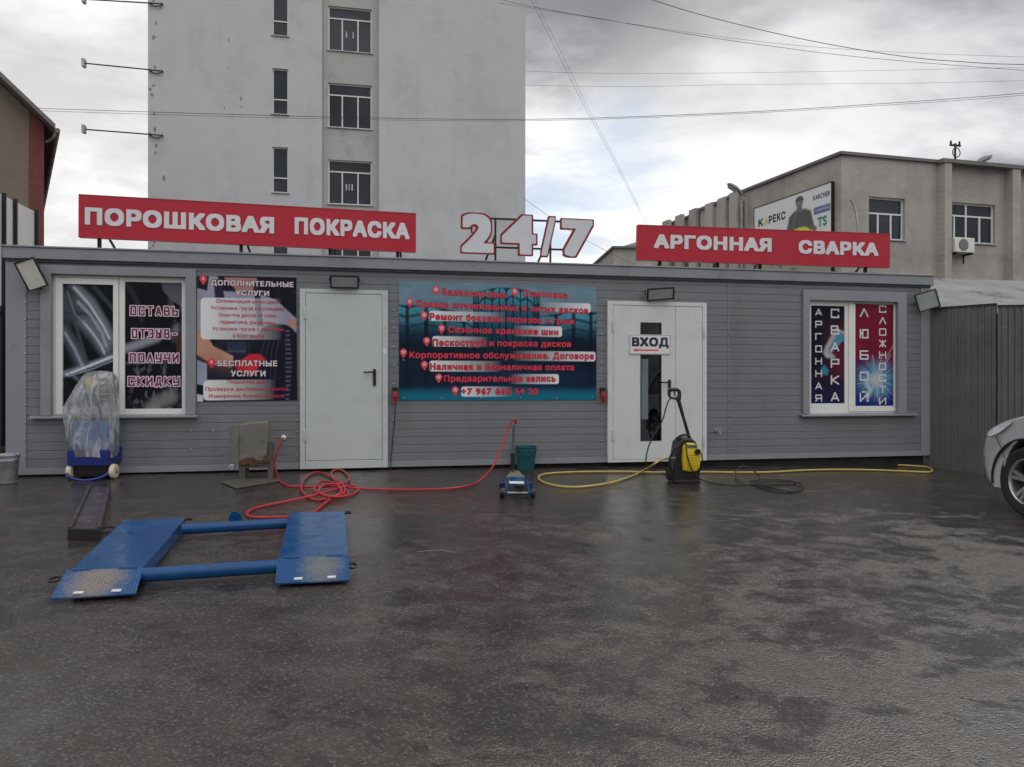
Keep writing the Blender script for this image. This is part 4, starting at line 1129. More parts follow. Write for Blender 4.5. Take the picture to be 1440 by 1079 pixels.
# ---- tall white block
P30 = at(490, 539.5, 30.0)
tf = Face(P30, TH)
sL, sR = tf.at(208, 539)[0], tf.at(738.5, 539)[0]
tf.P = tf.P + tf.u * sL; sR -= sL
blk = thing('apartment_block', 'tall plain white plastered block with one recessed strip of windows', 'building', tf.P, TH)
tx_ = lambda px, o=0.0: tf.at(px, 539, o)[0]
r0, r1 = tx_(454.5), tx_(533)
TOPZ = 25.0; PIT = 2.99
nz_ = [tf.at(394, y)[1] for y in (271, 207)]
wz_ = [tf.at(492, y, -.22)[1] for y in (288, 226)]
na, nb = tx_(383), tx_(405.5)
wa, wb = tx_(461.5, -.22), tx_(523, -.22)
nh = [(na, nb, nz_[0] + PIT * k, nz_[1] + PIT * k) for k in range(-2, 5)]
whs = [(wa, wb, wz_[0] + PIT * k, wz_[1] + PIT * k) for k in range(-2, 5)]
mb = MB(); holed(mb, 0, r0, -.3, TOPZ, nh, 0, .2)
mb.add([(r0, 0, -.3), (r0, .22, -.3), (r0, .22, TOPZ), (r0, 0, TOPZ)], [(0, 1, 2, 3)])
mb.box(r1, sR, -.04, .3, -.3, TOPZ)
mb.box(0, .02, .001, 12, -.3, TOPZ).box(sR - .02, sR, .301, 12, -.3, TOPZ).box(.02, sR - .02, 11.98, 12, -.3, TOPZ)
mb.obj('wall', M_stucco, blk, smooth=0)
mb = MB(); holed(mb, r0, r1, -.3, TOPZ, whs, .22, .16); mb.obj('recessed_wall', M_recess, blk, smooth=0)
MB().box(r0 - .03, r0 - .0, -.012, -.001, -.3, TOPZ).obj('recess_shadow_line', pm('shadow_line_grey', S(140, 136, 130), .8), blk)  # darker strip drawn as the shadow along the edge of the recess
MB().box(-.1, sR + .1, -.12, 12.1, TOPZ, TOPZ + .25).obj('roof', M_parapet, blk)
MB().box(.2, sR - .2, .5, 11.9, -.2, TOPZ - .2).obj('interior', M_interior, blk)
for i, h in enumerate(whs):
    window(blk, *h, .22, [('h', .74, 0, 1), ('v', .32, 0, .74), ('v', .68, 0, .74)], .14, t=.05)
for i, h in enumerate(nh):
    window(blk, *h, 0, [('h', .33, 0, 1)], .14, t=.045)
# plaster chipped off along its edge and in a few places
rc = random.Random(8); ch_ = MB()
for k in range(46):
    x = abs(rc.gauss(.12, .16)) + .03; z = rc.uniform(4, 22); r = rc.uniform(.02, .07)
    if k > 40: x = rc.uniform(2.4, 3.6); z = rc.uniform(11, 17.5); r = rc.uniform(.03, .07)
    n_ = 9; ch_.add([(x + math.cos(2 * PI * q / n_) * r * rc.uniform(.5, 1.2), -.003, z + math.sin(2 * PI * q / n_) * r * rc.uniform(.7, 1.9)) for q in range(n_)], [list(range(n_))])
ch_.obj('plaster_stain', pm('bare_plaster', S(150, 149, 147), .9, var=.2, scale=6), blk, smooth=0)
# small pale vent grilles and a notice seen in the panes
for k, (wi, xs_) in enumerate(((0, (.40, .46, .53)), (2, (.40, .55)))):
    a, b, c, d = whs[wi + 2]
    m_ = MB()
    for x in xs_: MB().box(a + (b - a) * x, a + (b - a) * (x + .03), .335, .339, c + (d - c) * .34, c + (d - c) * .48).obj('vent_grille', M_white, blk)
# bracket arms at its edge
for i, (py, y_) in enumerate(((100, 89), (190.5, 182), (5.5, -1))):
    xa, za = tf.at(228, py, .08); xb, zb = tf.at(118, y_, .08)
    lab = ('steel bracket arm on the white block, middle of three', 'lowest steel bracket arm on the edge of the white block', 'topmost steel bracket arm at the upper edge of the picture')[i]
    t = thing('bracket_arm', lab, 'bracket', tf.P + tf.u * xa + tf.n * .08 + Vector((0, 0, za)), TH, 'bracket arms on the white block')
    dx, dz_ = xb - xa, zb - za
    MB().tube([(0, 0, 0), (dx, 0, dz_)], .025, 8).obj('pole', M_blackmetal, t)
    MB().box(dx - .05, dx + .05, -.12, .12, dz_ - .14, dz_ + .14).obj('end_plate', M_galv, t)
    MB().tube(spline([(-.02, -.0, -.05), (-.25, 0, -.12), (-.42, .0, .0)], 6), .018, 6).tube([(0, .0, 0), (0, .08, 0)], .03, 8).tube([(-.42, .0, 0), (-.42, .08, 0)], .03, 8).obj('stay', M_blackmetal, t)

# ---- grey brick industrial building
Cn = at(1183, 539.5, 25.0)
fdir = math.atan2(.26, .9656)
ff = Face(Cn, fdir)
sd = Vector((-.321, .947, 0)).normalized()
fsd = Face(Cn, math.atan2(-sd.y, -sd.x))           # wall going away: local x runs back towards the corner (x negative = farther)
ind = thing('industrial_building', 'grey brick two storey industrial building with pilasters and billboard wall', 'building', ff.P, fdir)
ZI = ff.at(1183, 218)[1]
fx = lambda px, o=0.0: ff.at(px, 539, o)[0]
FL = 14.0
wins = []
for p0, p1, y0, y1 in ((1222, 1272.5, 278, 337), (1331, 1399.5, 286, 342)):
    a, b = fx(p0), fx(p1); wins.append((a, b, ff.at((p0 + p1) / 2, y1)[1], ff.at((p0 + p1) / 2, y0)[1]))
low = [(a, b, c - 3.15, d - 3.3) for a, b, c, d in wins]
wins_all = wins + low + [(9.0, 11.0, wins[1][2], wins[1][3])]
mb = MB(); holed(mb, 0, FL, -.3, ZI, wins_all, 0, .2)
mb.box(FL - .02, FL, .001, 16, -.3, ZI)
mb.obj('wall', M_concrete, ind, smooth=0)
for i, h in enumerate(wins_all):
    bars = [('h', .62, 0, 1), ('v', .30, 0, .62), ('v', .66, 0, .62)] if i != 1 else [('h', .68, 0, 1), ('v', .44, 0, 1), ('v', .20, 0, .68), ('v', .72, 0, .68)]
    window(ind, *h, 0, bars, .16, t=.055)
for p0, p1 in ((1318, 1328), (1413, 1424)):
    MB().box(fx(p0), fx(p1), -.32, -.001, .5, ZI - .05).obj('pilaster', M_concrete, ind, smooth=0)
MB().box(11.6, 11.9, -.32, -.001, .5, ZI - .05).obj('pilaster', M_concrete, ind, smooth=0)
MB().box(-.06, FL + .05, -.10, .25, ZI + .001, ZI + .10).box(fx(1318) - .1, fx(1424) + 6.5, -.36, -.101, ZI - .045, ZI + .08).obj('parapet_cap', M_parapet, ind, smooth=0)
MB().box(fx(1200), fx(1262), -.04, -.002, low[0][3] + .02, low[0][3] + .2).obj('lintel', M_parapet, ind, smooth=0)
def sidepart(name, mat, mbx):
    o = mbx.obj(name, mat, None, smooth=0)
    o.matrix_world = Matrix.Translation(fsd.P) @ Matrix.Rotation(fsd.ang, 4, 'Z')
    M0 = Matrix.Translation(ff.P) @ Matrix.Rotation(fdir, 4, 'Z')
    o.parent = ind; o.matrix_parent_inverse = Matrix.Identity(4); o.matrix_local = M0.inverted() @ o.matrix_world
    return o
q = lambda px, py, o=0.0: fsd.at(px, py, o)
e1, e2, e3 = q(1027, 539)[0], q(985, 539)[0], q(952, 539)[0]
sidepart('side_wall', M_concrete, MB().box(e1, -.001, .0, .3, -.3, ZI).box(e1, e1 + .2, .3, 9, -.3, ZI))
z2, z3 = q(1010, 287)[1], q(970, 303)[1]
sidepart('rear_wall', M_concrete, MB().box(e2, e1 - .001, .0, 8, -.3, z2).box(e3 - 2, e2 - .001, .25, 8, -.3, z3))
sidepart('side_parapet_cap', M_parapet, MB().box(e1 - .06, .06, -.10, .4, ZI + .001, ZI + .10).box(e2 - .05, e1 - .07, -.1, .3, z2 + .001, z2 + .1).box(e3 - 2.05, e2 - .06, .15, .5, z3 + .001, z3 + .1))
for px, zt_p in ((1036, ZI + .12), (1019, z2 + .14), (1001, z2 + .12), (978, z3 + .16), (958, z3 + .14), (940, z3 + .12)):
    x_ = q(px, 539)[0]; sidepart('pilaster', M_concrete, MB().box(x_ - .28, x_ + .28, -.16, -.002, -.3, zt_p))
for px in (1010, 990, 968, 948, 930):
    x_ = q(px, 539)[0]; w_o = sidepart('window', M_pvc, MB().box(x_ - .5, x_ + .5, -.03, -.002, 3.6, 5.0)); MBp = MB().box(x_ - .43, x_ + .43, -.036, -.031, 3.67, 4.93)
    pn_ = MBp.obj('pane', M_pane, w_o)
sidepart('downpipe', M_galv, MB().tube([(q(1046, 539)[0], -.08, ZI - .3), (q(1046, 539)[0], -.08, 2.0)], .06, 8))
MB().box(.3, FL - .3, .5, 9, -.2, ZI - .3).obj('roof', M_dark, ind)
# billboard on its side wall
a0_, zt0 = q(1061, 297, .12); a1_, zt1 = q(1169, 253, .12)
zb_ = q(1169, 384, .12)[1]; zt_b = (zt0 + zt1) / 2
bb = thing('billboard', 'large white billboard of a worker and brand words on grey side wall', 'billboard', fsd.P + fsd.u * a0_ + fsd.n * .12, fsd.ang)
bb['label'] = 'large white billboard with a man in dark overalls on the grey brick wall'
bw = a1_ - a0_
MB().box(0, bw, 0, .1, zb_, zt_b).obj('panel', M_sheetwhite, bb)
MB().box(-.03, -.001, -.015, .1, zb_ - .03, zt_b + .03).box(bw + .001, bw + .03, -.015, .1, zb_ - .03, zt_b + .03).box(-.001, bw + .001, -.015, .1, zt_b + .001, zt_b + .03).obj('frame', M_blackmetal, bb)
art = Art(120, 100, K(220, 222, 228, .5)); u, v = art.u, art.v
art.over(ss_(.30, .26, v) * .9, K(120, 112, 96, .5)); art.over(ss_(.5, .8, vnoise(u * 2, v * 2, 8, 3)) * ss_(.3, .25, v) * .8, K(60, 64, 52, .5))
hu = .62
v = (v - .5) / .72 + .3; art.v = v
art.poly([(hu - .17, .42), (hu - .13, .66), (hu - .06, .73), (hu + .06, .73), (hu + .14, .66), (hu + .18, .42), (hu + .1, .3), (hu - .1, .3)], K(74, 74, 76, .5))
art.poly([(hu - .17, .45), (hu - .25, .36), (hu - .22, .3), (hu - .12, .4)], K(90, 80, 76, .5))
art.poly([(hu + .15, .45), (hu + .22, .36), (hu + .19, .3), (hu + .1, .4)], K(90, 80, 76, .5))
art.over(ss_(.062, .054, np.hypot((u - hu) * 1.25, (v - .835) * .75)), K(104, 96, 96, .5))
art.over(ss_(.07, .062, np.hypot((u - hu) * 1.2, (v - .865) * .8)) * (v > .86), K(70, 68, 72, .5))
art.poly([(hu - .035, .79), (hu + .035, .79), (hu + .04, .70), (hu - .04, .70)], K(98, 90, 90, .5))
art.over(ss_(.13, .12, np.hypot(u - hu, (v - .35) * 1.4)) * .95, K(196, 186, 66, .5))
art.poly([(hu - .06, .73), (hu - .03, .73), (hu - .06, .45), (hu - .1, .45)], K(88, 86, 60, .5))
art.v = v = (v - .3) * .72 + .5
art.poly([(.80, .70), (.985, .70), (.985, .78), (.80, .78)], K(66, 72, 120, .5))
art.sheet('print', M_banner, bb, 0, bw, zb_, zt_b, -.003)
bh = zt_b - zb_
lt = MB(); text(lt, 'К', .06 * bw, .13 * bw, zb_ + .75 * bh, .10 * bh, -.006, .07, 16); text(lt, 'РЕКС', .21 * bw, .44 * bw, zb_ + .75 * bh, .10 * bh, -.006, .07, 16)
text(lt, 'KARCHER', .79 * bw, .985 * bw, zb_ + .86 * bh, .06 * bh, -.006, .05, 14)
lt.obj('lettering', M_ink, bb, smooth=0)
lt = MB(); text(lt, 'TS', .84 * bw, .95 * bw, zb_ + .54 * bh, .12 * bh, -.006, .07, 16); lt.obj('green_lettering', pm('green_ink', K(40, 104, 84), .5), bb, smooth=0)
lt = MB(); text(lt, 'CHAMPION', .815 * bw, .97 * bw, zb_ + .72 * bh, .035 * bh, -.006, .04, 12); lt.obj('label_lettering', M_whiteink, bb, smooth=0)
MB().add([(.14 * bw, -.006, zb_ + .75 * bh), (.165 * bw, -.006, zb_ + .75 * bh), (.18 * bw, -.006, zb_ + .80 * bh), (.195 * bw, -.006, zb_ + .75 * bh), (.205 * bw, -.006, zb_ + .75 * bh), (.18 * bw, -.006, zb_ + .85 * bh)], [(0, 1, 2, 5), (2, 3, 4, 5)]).obj('symbol_print', M_ochre, bb, smooth=0)
# outdoor unit under the second window
a, z = ff.at(1330, 357); b, z1 = ff.at(1357, 338)
ac = thing('air_conditioner', 'white outdoor air conditioner unit under the brick building window', 'air conditioner', ff.P + ff.u * a + Vector((0, 0, z)), fdir)
cw, chh = b - a, z1 - z
MB().box(0, cw, -.40, -.10, 0, chh).obj('housing', M_pvc, ac, bevel=.02)
MB().lathe([(chh * .40, -.402), (chh * .40, -.41), (chh * .36, -.412), (chh * .05, -.408), (.001, -.408)], (cw * .42, 0, chh * .5), 24, 'y').obj('fan_grille', pm('grille_grey', S(120, 122, 122), .6), ac)
for xa in (.05, cw - .09): MB().box(xa, xa + .04, -.38, -.002, -.06, -.002).box(xa, xa + .04, -.03, -.002, -.3, -.061).obj('bracket', M_blackmetal, ac)
# street lamps on the building's roof edge
def roof_lamp(P, yaw, pitch, ln, label, post):
    t = thing('street_lamp', label, 'lamp', P, yaw, 'lamps on the brick building')
    d = Vector((math.cos(pitch), 0, math.sin(pitch))); up = Vector((-d.z, 0, d.x))
    MB().tube([(0, 0, -post), (0, 0, 0), tuple(d * .3)], .035, 8).obj('post', M_galv, t)
    m_ = MB(); rings = []
    for f, w, h in ((0, .05, .05), (.12, .09, .08), (.4, .15, .12), (.75, .15, .11), (.93, .10, .07), (1, .03, .02)):
        c = d * (.28 + ln * f)
        rings.append([tuple(c + Vector((0, math.cos(2 * PI * k / 12) * w, 0)) + up * (math.sin(2 * PI * k / 12) * h * (1 if math.sin(2 * PI * k / 12) > 0 else .6))) for k in range(12)])
    m_.loft(rings).obj('lamp_head', pm('lamp_grey', S(138, 140, 140), .5, metal=.2), t)
    m_ = MB(); c = d * (.28 + ln * .55) - up * .075
    m_.obox(Matrix.Translation(c) @ Matrix.Rotation(-pitch, 4, 'Y'), ln * .62, .2, .03).obj('lens', M_lensgrey, t)
a, z = q(1055, 277)
roof_lamp(fsd.P + fsd.u * a + fsd.n * .15 + Vector((0, 0, z)), PI * 1.02, rad(32), .62, 'grey street lamp head above the white billboard', 1.0)
a, z = ff.at(1369, 233)
roof_lamp(ff.P + ff.u * a + Vector((0, .3, z)), rad(2), rad(28), .65, 'grey street lamp head on the roof beside the wire mast', .3)
a, z = ff.at(1358, 230); z1 = ff.at(1358, 196)[1]
ms = thing('wire_mast', 'short steel mast with insulators on the flat roof', 'mast', ff.P + ff.u * a + Vector((-.1, .45, z - .2)), fdir)
hm = z1 - z + .2
MB().tube([(0, 0, 0), (0, 0, hm)], .035, 8).obj('pole', M_blackmetal, ms)
MB().box(-.22, .22, -.03, .03, hm - .1, hm - .04).tube([(0, 0, .12), (.28, .1, .0)], .012, 6).tube([(0, 0, .4), (-.25, .15, .0)], .012, 6).obj('crossarm', M_blackmetal, ms)
MB().tube([(.0 + .16 * math.cos(k * PI / 8), -.05, hm - .33 + .16 * math.sin(k * PI / 8)) for k in range(17)], .018, 6).obj('wire_coil', M_cable, ms)
for x in (-.18, .18): MB().lathe([(.02, hm - .04), (.04, hm - .02), (.03, hm + .04), (.04, hm + .06), (.01, hm + .09)], (x, 0, 0), 10).obj('insulator', M_blackmetal, ms)
# bent vent pipe in front of it
bp = at(1207, 332, 21.0)
pp = thing('vent_pipe', 'thin bent pale pipe in front of the brick building', 'pipe', (bp.x, bp.y, 2.5))
L1 = [at(x, y, 21.0) - Vector((bp.x, bp.y, 2.5)) for x, y in ((1207, 345), (1205.5, 312), (1201, 290), (1196.5, 281))]
MB().tube([(L1[0].x, 0, 0)] + spline(L1, 6), .03, 8).obj('pipe', M_galv, pp)
# low shed with slate sheets between fence and brick building
sh_a, sh_b = at(1300, 432, 15.5), at(1480, 432, 16.5)
shed = thing('shed', 'low shed with pale corrugated slate roof behind the zinc fence', 'shed', (at(1300, 539.5, 15.5).x, 15.5, 0), rad(10))
z_lo = at(1372, 437, 15.5).z; z_hi = at(1372, 388, 19.5).z
mb = MB(); nw = 70; rings = []
for k in range(nw * 2 + 1):
    x = -.2 + 9 * k / (nw * 2); dy = .045 * math.cos(k * PI)
    rings.append([(x, -.35, z_lo + dy - .12), (x, 2.0, (z_lo + z_hi) / 2 - .09 + dy), (x, 4.2, z_hi + dy)])
mb.loft(rings, caps=False, closed=False); mb.obj('roof', M_slate, shed, smooth=0)
mb = MB()
for j in range(3): mb.box(-.25, 8.9, .9 + j * 1.2 - .015, .9 + j * 1.2 + .015, z_lo + .12 + (j * 1.2 + .9) / 4.2 * (z_hi - z_lo) - .06, z_lo + .16 + (j * 1.2 + .9) / 4.2 * (z_hi - z_lo) - .06)
MB().box(0, 8.6, .0, .1, -.4, z_lo - .12).box(0, .1, .1, 4.2, -.4, z_lo).obj('wall', M_interior, shed)
# far low block at the end of the side street
fb = at(864, 539.5, 42.0)
far = thing('far_building', 'low grey building far behind the shorter red sign', 'building', (fb.x, fb.y, 0), rad(4))
zf = at(880, 350, 42).z; wf = (900 - 864) / F * 42 + 6
MB().prism([(0, -.3), (wf, -.3), (wf, zf + 1.0), (1.6, zf + .5), (0, zf)], 0, 8).obj('wall', M_concrete, far, smooth=0)
MB().box(-.15, 1.6, -.2, 8, zf + .02, zf + .12).obj('roof', M_parapet, far)
for k in range(4): window(far, 1.0 + k * 1.5, 2.1 + k * 1.5, zf - 2.3, zf - .9, 0, [('v', .5, 0, 1)], .0, False)

# ---- brown gabled house, its end wall seen, its long side turned away
hp_ = at(62, 539.5, 22.0)
HA = rad(33)
hf = Face(hp_, HA)
hs = thing('gabled_house', 'tan and maroon gabled house with projecting sheet roof', 'house', hf.P, HA)
ea, eb = hf.at(78, 178, .5), hf.at(0, 104, .5)
sl = (eb[1] - ea[1]) / (ea[0] - eb[0]); o_ = ea[0]; hw = 11.0
ez = ea[1] + sl * o_ - .1
xm = hf.at(41, 300)[0]
pk = ez + sl * hw / 2
MB().prism([(-hw, -.4), (xm - .001, -.4), (xm - .001, ez - sl * xm), (-hw / 2, pk), (-hw, ez)], 0, 12).obj('wall', M_brown, hs, smooth=0)
MB().prism([(xm, -.4), (0, -.4), (0, ez), (xm, ez - sl * xm)], -.03, 12).obj('corner_wall', M_maroon, hs, smooth=0)
rf = MB()
rf.prism([(o_, ez - sl * o_ + .03), (o_, ez - sl * o_ + .17), (-hw / 2, pk + .19), (-hw / 2, pk + .03)], -.5, 12.3)
rf.prism([(-hw / 2 - .001, pk + .03), (-hw / 2 - .001, pk + .19), (-hw - o_, ez - sl * o_ + .17), (-hw - o_, ez - sl * o_ + .03)], -.5, 12.3)
rf.obj('roof', M_roofbrown, hs)
MB().tube([(o_ + .05, -.5, ez - sl * o_ + .0), (o_ + .05, 12, ez - sl * o_ + .0)], .07, 8).tube(spline([(o_ + .02, -.4, ez - sl * o_ - .03), (o_ - .05, -.38, ez - sl * o_ - .2), (.10, -.1, ez - sl * o_ - .24), (.05, .0, ez - sl * o_ - .24)], 5), .04, 6).obj('gutter', M_roofbrown, hs)
# white hoarding and dark lower fence beside the cabin's end
h0, h1 = at(-70, 539.5, 11.6), at(50, 539.5, 14.6)
ang = math.atan2(h1.y - h0.y, h1.x - h0.x); hl = math.hypot(h1.x - h0.x, h1.y - h0.y)
hd = thing('hoarding', 'tall white sheet hoarding on dark posts beyond the cabin end', 'hoarding', (h0.x, h0.y, 0), ang)
ztop = at(25, 288, 14.0).z
MB().box(0, hl, 0, .03, at(0, 436, 13.4).z, ztop).obj('panel', M_sheetwhite, hd)
for px in (-55, -30, 3, 19, 49):
    P_ = at(px, 539.5, 1); t_ = ((h0.x * (h1.y - h0.y) - h0.y * (h1.x - h0.x)) / (P_.x * (h1.y - h0.y) - P_.y * (h1.x - h0.x)))
    x = math.hypot(P_.x * t_ - h0.x, P_.y * t_ - h0.y)
    MB().box(min(x, hl) - .022, min(x, hl) + .022, -.06, -.001, -.3, ztop + .03).obj('post', M_blackmetal, hd)
MB().box(0, hl, 0.031, .06, -.3, at(0, 436, 13.4).z).box(0, hl, -.005, .035, at(0, 438, 13.4).z - .04, at(0, 432, 13.4).z).obj('lower_panel', pm('dark_fence_panel', (.03, .032, .035), .7), hd)

# ---- zinc fence beside the cabin
f0 = at(1303, 539.5, 11.25); f1 = at(1402, 539.5, 10.55); f2 = at(1640, 539.5, 10.3)
def fence_run(p, q_, ztop, label, lean=0):
    ang = math.atan2(q_.y - p.y, q_.x - p.x); ln = math.hypot(q_.x - p.x, q_.y - p.y)
    t = thing('sheet_fence', label, 'fence', (p.x, p.y, 0), ang, 'zinc sheet fence panels')
    mb = MB(); pts = []; x = 0.0
    while x < ln:
        for dx, y in ((0, 0), (.045, 0), (.052, -.014), (.078, -.014)):
            if x + dx < ln: pts.append((x + dx, y))
        x += .085
    pts.append((ln, 0))
    for (xa, ya), (xb, yb) in zip(pts, pts[1:]): mb.add([(xa, ya, -.75), (xb, yb, -.75), (xb, yb, ztop), (xa, ya, ztop)], [(0, 1, 2, 3)])
    mb.obj('panel', M_fence, t, smooth=0)
    MB().box(0, ln, .02, .06, ztop - .3, ztop - .26).box(0, ln, .02, .06, .3, .34).box(.0, .05, .06, .11, -.7, ztop - .1).box(ln - .06, ln - .01, .06, .11, -.7, ztop - .1).obj('rail', M_blackmetal, t)
    MB().box(0, ln, -.018, .012, ztop + .001, ztop + .03).obj('top_trim', pm('dark_trim_strip', (.02, .02, .022), .6), t)
    m_ = MB()
    for zz in (ztop - .28, .32):
        x = .065
        while x < ln: MB().lathe([(.008, -.0145), (.008, -.019), (.003, -.021)], (x, 0, zz), 6, 'y').obj('screw', M_steel, t); x += .34
    return t
fence_run(f0, f1, at(1350, 433, 10.9).z, 'weathered grey zinc fence panel next to the cabin corner')
fence_run(f1 + Vector((-.012, -.035, 0)), f2, at(1410, 432, 10.5).z, 'grey zinc fence panel behind the silver car')

# ---- overhead wires
def wire(pts, D, label, r=.012, grp='overhead wires'):
    P_ = [at(x, y, D if not isinstance(D, tuple) else D[0] + (D[1] - D[0]) * i / (len(pts) - 1)) for i, (x, y) in enumerate(pts)]
    o = MB().tube(spline(P_, 10), r * .68, 5).obj('overhead_wire', M_cable, None)
    tag(o, label, 'wire', grp)
W1 = [(-320, 138), (0, 150.5), (208, 157.5), (480, 165), (740, 168), (1000, 160), (1200, 148.5), (1440, 131), (1800, 96)]
wire(W1, 22, 'long sagging black wire crossing in front of the white block', .011)
wire([(x, y + 2.6 + .8 * math.sin(i)) for i, (x, y) in enumerate(W1)], 22.3, 'thin second wire just under the long sagging wire', .008)
wire([(560, -120), (740, -62), (917, 0), (1020, 30), (1145, 58.5), (1270, 79.5), (1360, 87.5), (1440, 91), (1700, 95)], 20, 'thick black wire sagging down from the top of the picture', .013)
wire([(700, -2), (745, 9), (870, 31), (970, 48.5), (1095, 66.5), (1220, 81.5), (1440, 99), (1700, 112)], 26, 'long grey wire running under the thick black wire', .011)
wire([(700, 4), (800, 20), (950, 43), (1100, 62), (1250, 73), (1440, 80.5), (1700, 90)], 28, 'fine wire between the thick black wire and grey wire', .008)
wire([(738, 100), (830, 103), (1000, 103), (1200, 100), (1440, 95)], 34, 'faint upper wire high over the brick building', .008)
wire([(738, 120), (880, 122), (1050, 119), (1290, 117), (1500, 112)], 34, 'faint lower wire high over the brick building', .008)
wire([(738, -22), (747, 0), (783, 72), (822, 150), (862, 224), (907, 312), (925, 345)], (30, 40), 'steep wire coming down to the shorter red sign', .009, 'steep twin wires')
wire([(741, -26), (752, 0), (788, 72), (826, 150), (865, 224), (909, 312), (927, 345)], (30, 40), 'second steep wire beside the first over the blue gap', .008, 'steep twin wires')
wire([(735, 278), (760, 296), (800, 324), (862, 358), (900, 376)], (30, 40), 'thin wire slanting behind the big grey numerals', .012)

# ================================================================ things standing in the yard
def stand(px, py, ang=TH):
    p = G(px, py); M = gmat(p.x, p.y, ang)
    Mi = M.inverted()
    return M, p.y, (lambda x, y, h: Mi @ G(x, y, h)), (lambda x, y, dD=0.0: Mi @ at(x, y, p.y + dD))
def wearmat(name, c, r, base, worn, lo=.05, hi=.75):
    m = pm(name, base, .24, var=.14, scale=4, coat=.0, spec=.4)
    t = m.node_tree; b = t.nodes['Principled BSDF']
    old = b.inputs['Base Color'].links[0].from_socket
    co = _node(t, 'ShaderNodeTexCoord').outputs['Object']
    d = _node(t, 'ShaderNodeVectorMath', operation='SUBTRACT', ins={0: co, 1: c}).outputs[0]
    d = _node(t, 'ShaderNodeVectorMath', operation='DIVIDE', ins={0: d, 1: r}).outputs[0]
    ln = _node(t, 'ShaderNodeVectorMath', operation='LENGTH', ins={0: d}).outputs['Value']
    nz = _node(t, 'ShaderNodeTexNoise', ins={'Vector': co, 'Scale': 26, 'Detail': 6, 'Roughness': .7}).outputs[0]
    k = mth(t, 'SUBTRACT', mth(t, 'ADD', nz, .55), ln)
    f = ramp(t, k, [(lo, 0.0), (hi, 1.0)])
    t.links.new(mix(t, f, old, worn), b.inputs['Base Color'])
    t.links.new(mth(t, 'MULTIPLY', f, .5), b.inputs['Metallic'])
    return m

# ---- blue low car lift
M, D, g, l = stand(300, 765)
lift = thing('car_lift', 'low blue car lift of two ramps joined by two round bars', 'car lift', M=M)
HP = .105
def plate_xy(pts): return [tuple(p[:2]) for p in pts]
def ramp_part(corn, flap, wear_c, wear_r, worn, nm):
    q4 = [g(x, y, HP) for x, y in corn]            # bl, br, fr, fl at the top
    top = MB(); xy = plate_xy(q4)
    top.prism(xy[::-1], HP - .008, HP, ax='z')
    o = top.obj('platform', M_blue, lift, bevel=.003)
    sk = MB()
    n_ = len(xy)
    for i in range(n_):
        a, b = Vector((*xy[i], 0)), Vector((*xy[(i + 1) % n_], 0))
        e = (b - a).normalized(); inn = Vector((e.y, -e.x, 0)) * .012
        cen = sum((Vector((*p, 0)) for p in xy), Vector()) / n_
        if (a + inn - cen).length > (a - cen).length: inn = -inn
        a2, b2 = a + inn, b + inn; sh_ = e * .013
        a, b, a2, b2 = a + inn * .15, b + inn * .15, a2, b2
        if i % 2: a, b, a2, b2 = a + sh_, b - sh_, a2 + sh_, b2 - sh_
        sk.add([(*p[:2], z) for z in (.012, HP - .0085) for p in (a, b, b2, a2)], [(0, 1, 2, 3), (7, 6, 5, 4), (0, 1, 5, 4), (1, 2, 6, 5), (2, 3, 7, 6), (3, 0, 4, 7)])
    sk.obj('side_flange', M_blue, o, smooth=0)
    MB().prism([((x - sum(a for a, _ in xy) / 4) * .8 + sum(a for a, _ in xy) / 4, (y - sum(b for _, b in xy) / 4) * .8 + sum(b for _, b in xy) / 4) for x, y in xy], .005, HP - .02, ax='z').obj('scissor_base', M_blackmetal, o, smooth=0)
    fa = [g(x, y, HP) for x, y in flap[:2]] + [g(x, y, .03) for x, y in flap[2:]]     # hinge l, r, toe r, l
    fm_ = MB(); dz = Vector((0, 0, -.012))
    fm_.loft([[Vector(p) + dz for p in fa], fa])
    mat_ = wearmat(nm, wear_c(fa), wear_r, S(12, 72, 124), worn)
    fo = fm_.obj('flap', mat_, lift, bevel=.002)
    tr = MB()
    nu, nv_ = 22, 13
    nrm = (Vector(fa[1]) - Vector(fa[0])).cross(Vector(fa[3]) - Vector(fa[0])).normalized()
    if nrm.z < 0: nrm = -nrm
    eu = (Vector(fa[1]) - Vector(fa[0])).normalized(); ev = nrm.cross(eu)
    for i in range(nu):
        for j in range(nv_):
            fu, fv = (i + .7) / (nu + .4), (j + .7) / (nv_ + .4)
            c = (Vector(fa[0]) * (1 - fu) + Vector(fa[1]) * fu) * (1 - fv) + (Vector(fa[3]) * (1 - fu) + Vector(fa[2]) * fu) * fv
            d = (eu + ev * (1 if (i + j) % 2 else -1)).normalized(); e = nrm.cross(d)
            tr.loft([[c + d * .011 - nrm * .001, c + e * .0035 - nrm * .001, c - d * .011 - nrm * .001, c - e * .0035 - nrm * .001], [c + d * .007 + nrm * .0022, c + e * .0015 + nrm * .0022, c - d * .007 + nrm * .0022, c - e * .0015 + nrm * .0022]])
    tr.obj('tread', mat_, fo, smooth=0)
    tb = MB()
    for f in (.3, .75):
        c = Vector(fa[3]) * (1 - f) + Vector(fa[2]) * f + Vector((0, .03, .0))
        MB().obox(Matrix.Translation(c + Vector((0, 0, .012))) @ Matrix.Rotation(math.atan2(eu.y, eu.x), 4, 'Z'), .05, .03, .008).obj('label', M_white, fo)
    for f in (.2, .8):
        hg = MB()
        c = Vector(fa[0]) * (1 - f) + Vector(fa[1]) * f
        hg.tube([c - eu * .05, c + eu * .05], .011, 8)
        hg.obj('hinge', M_blue, fo)
    return q4, fa
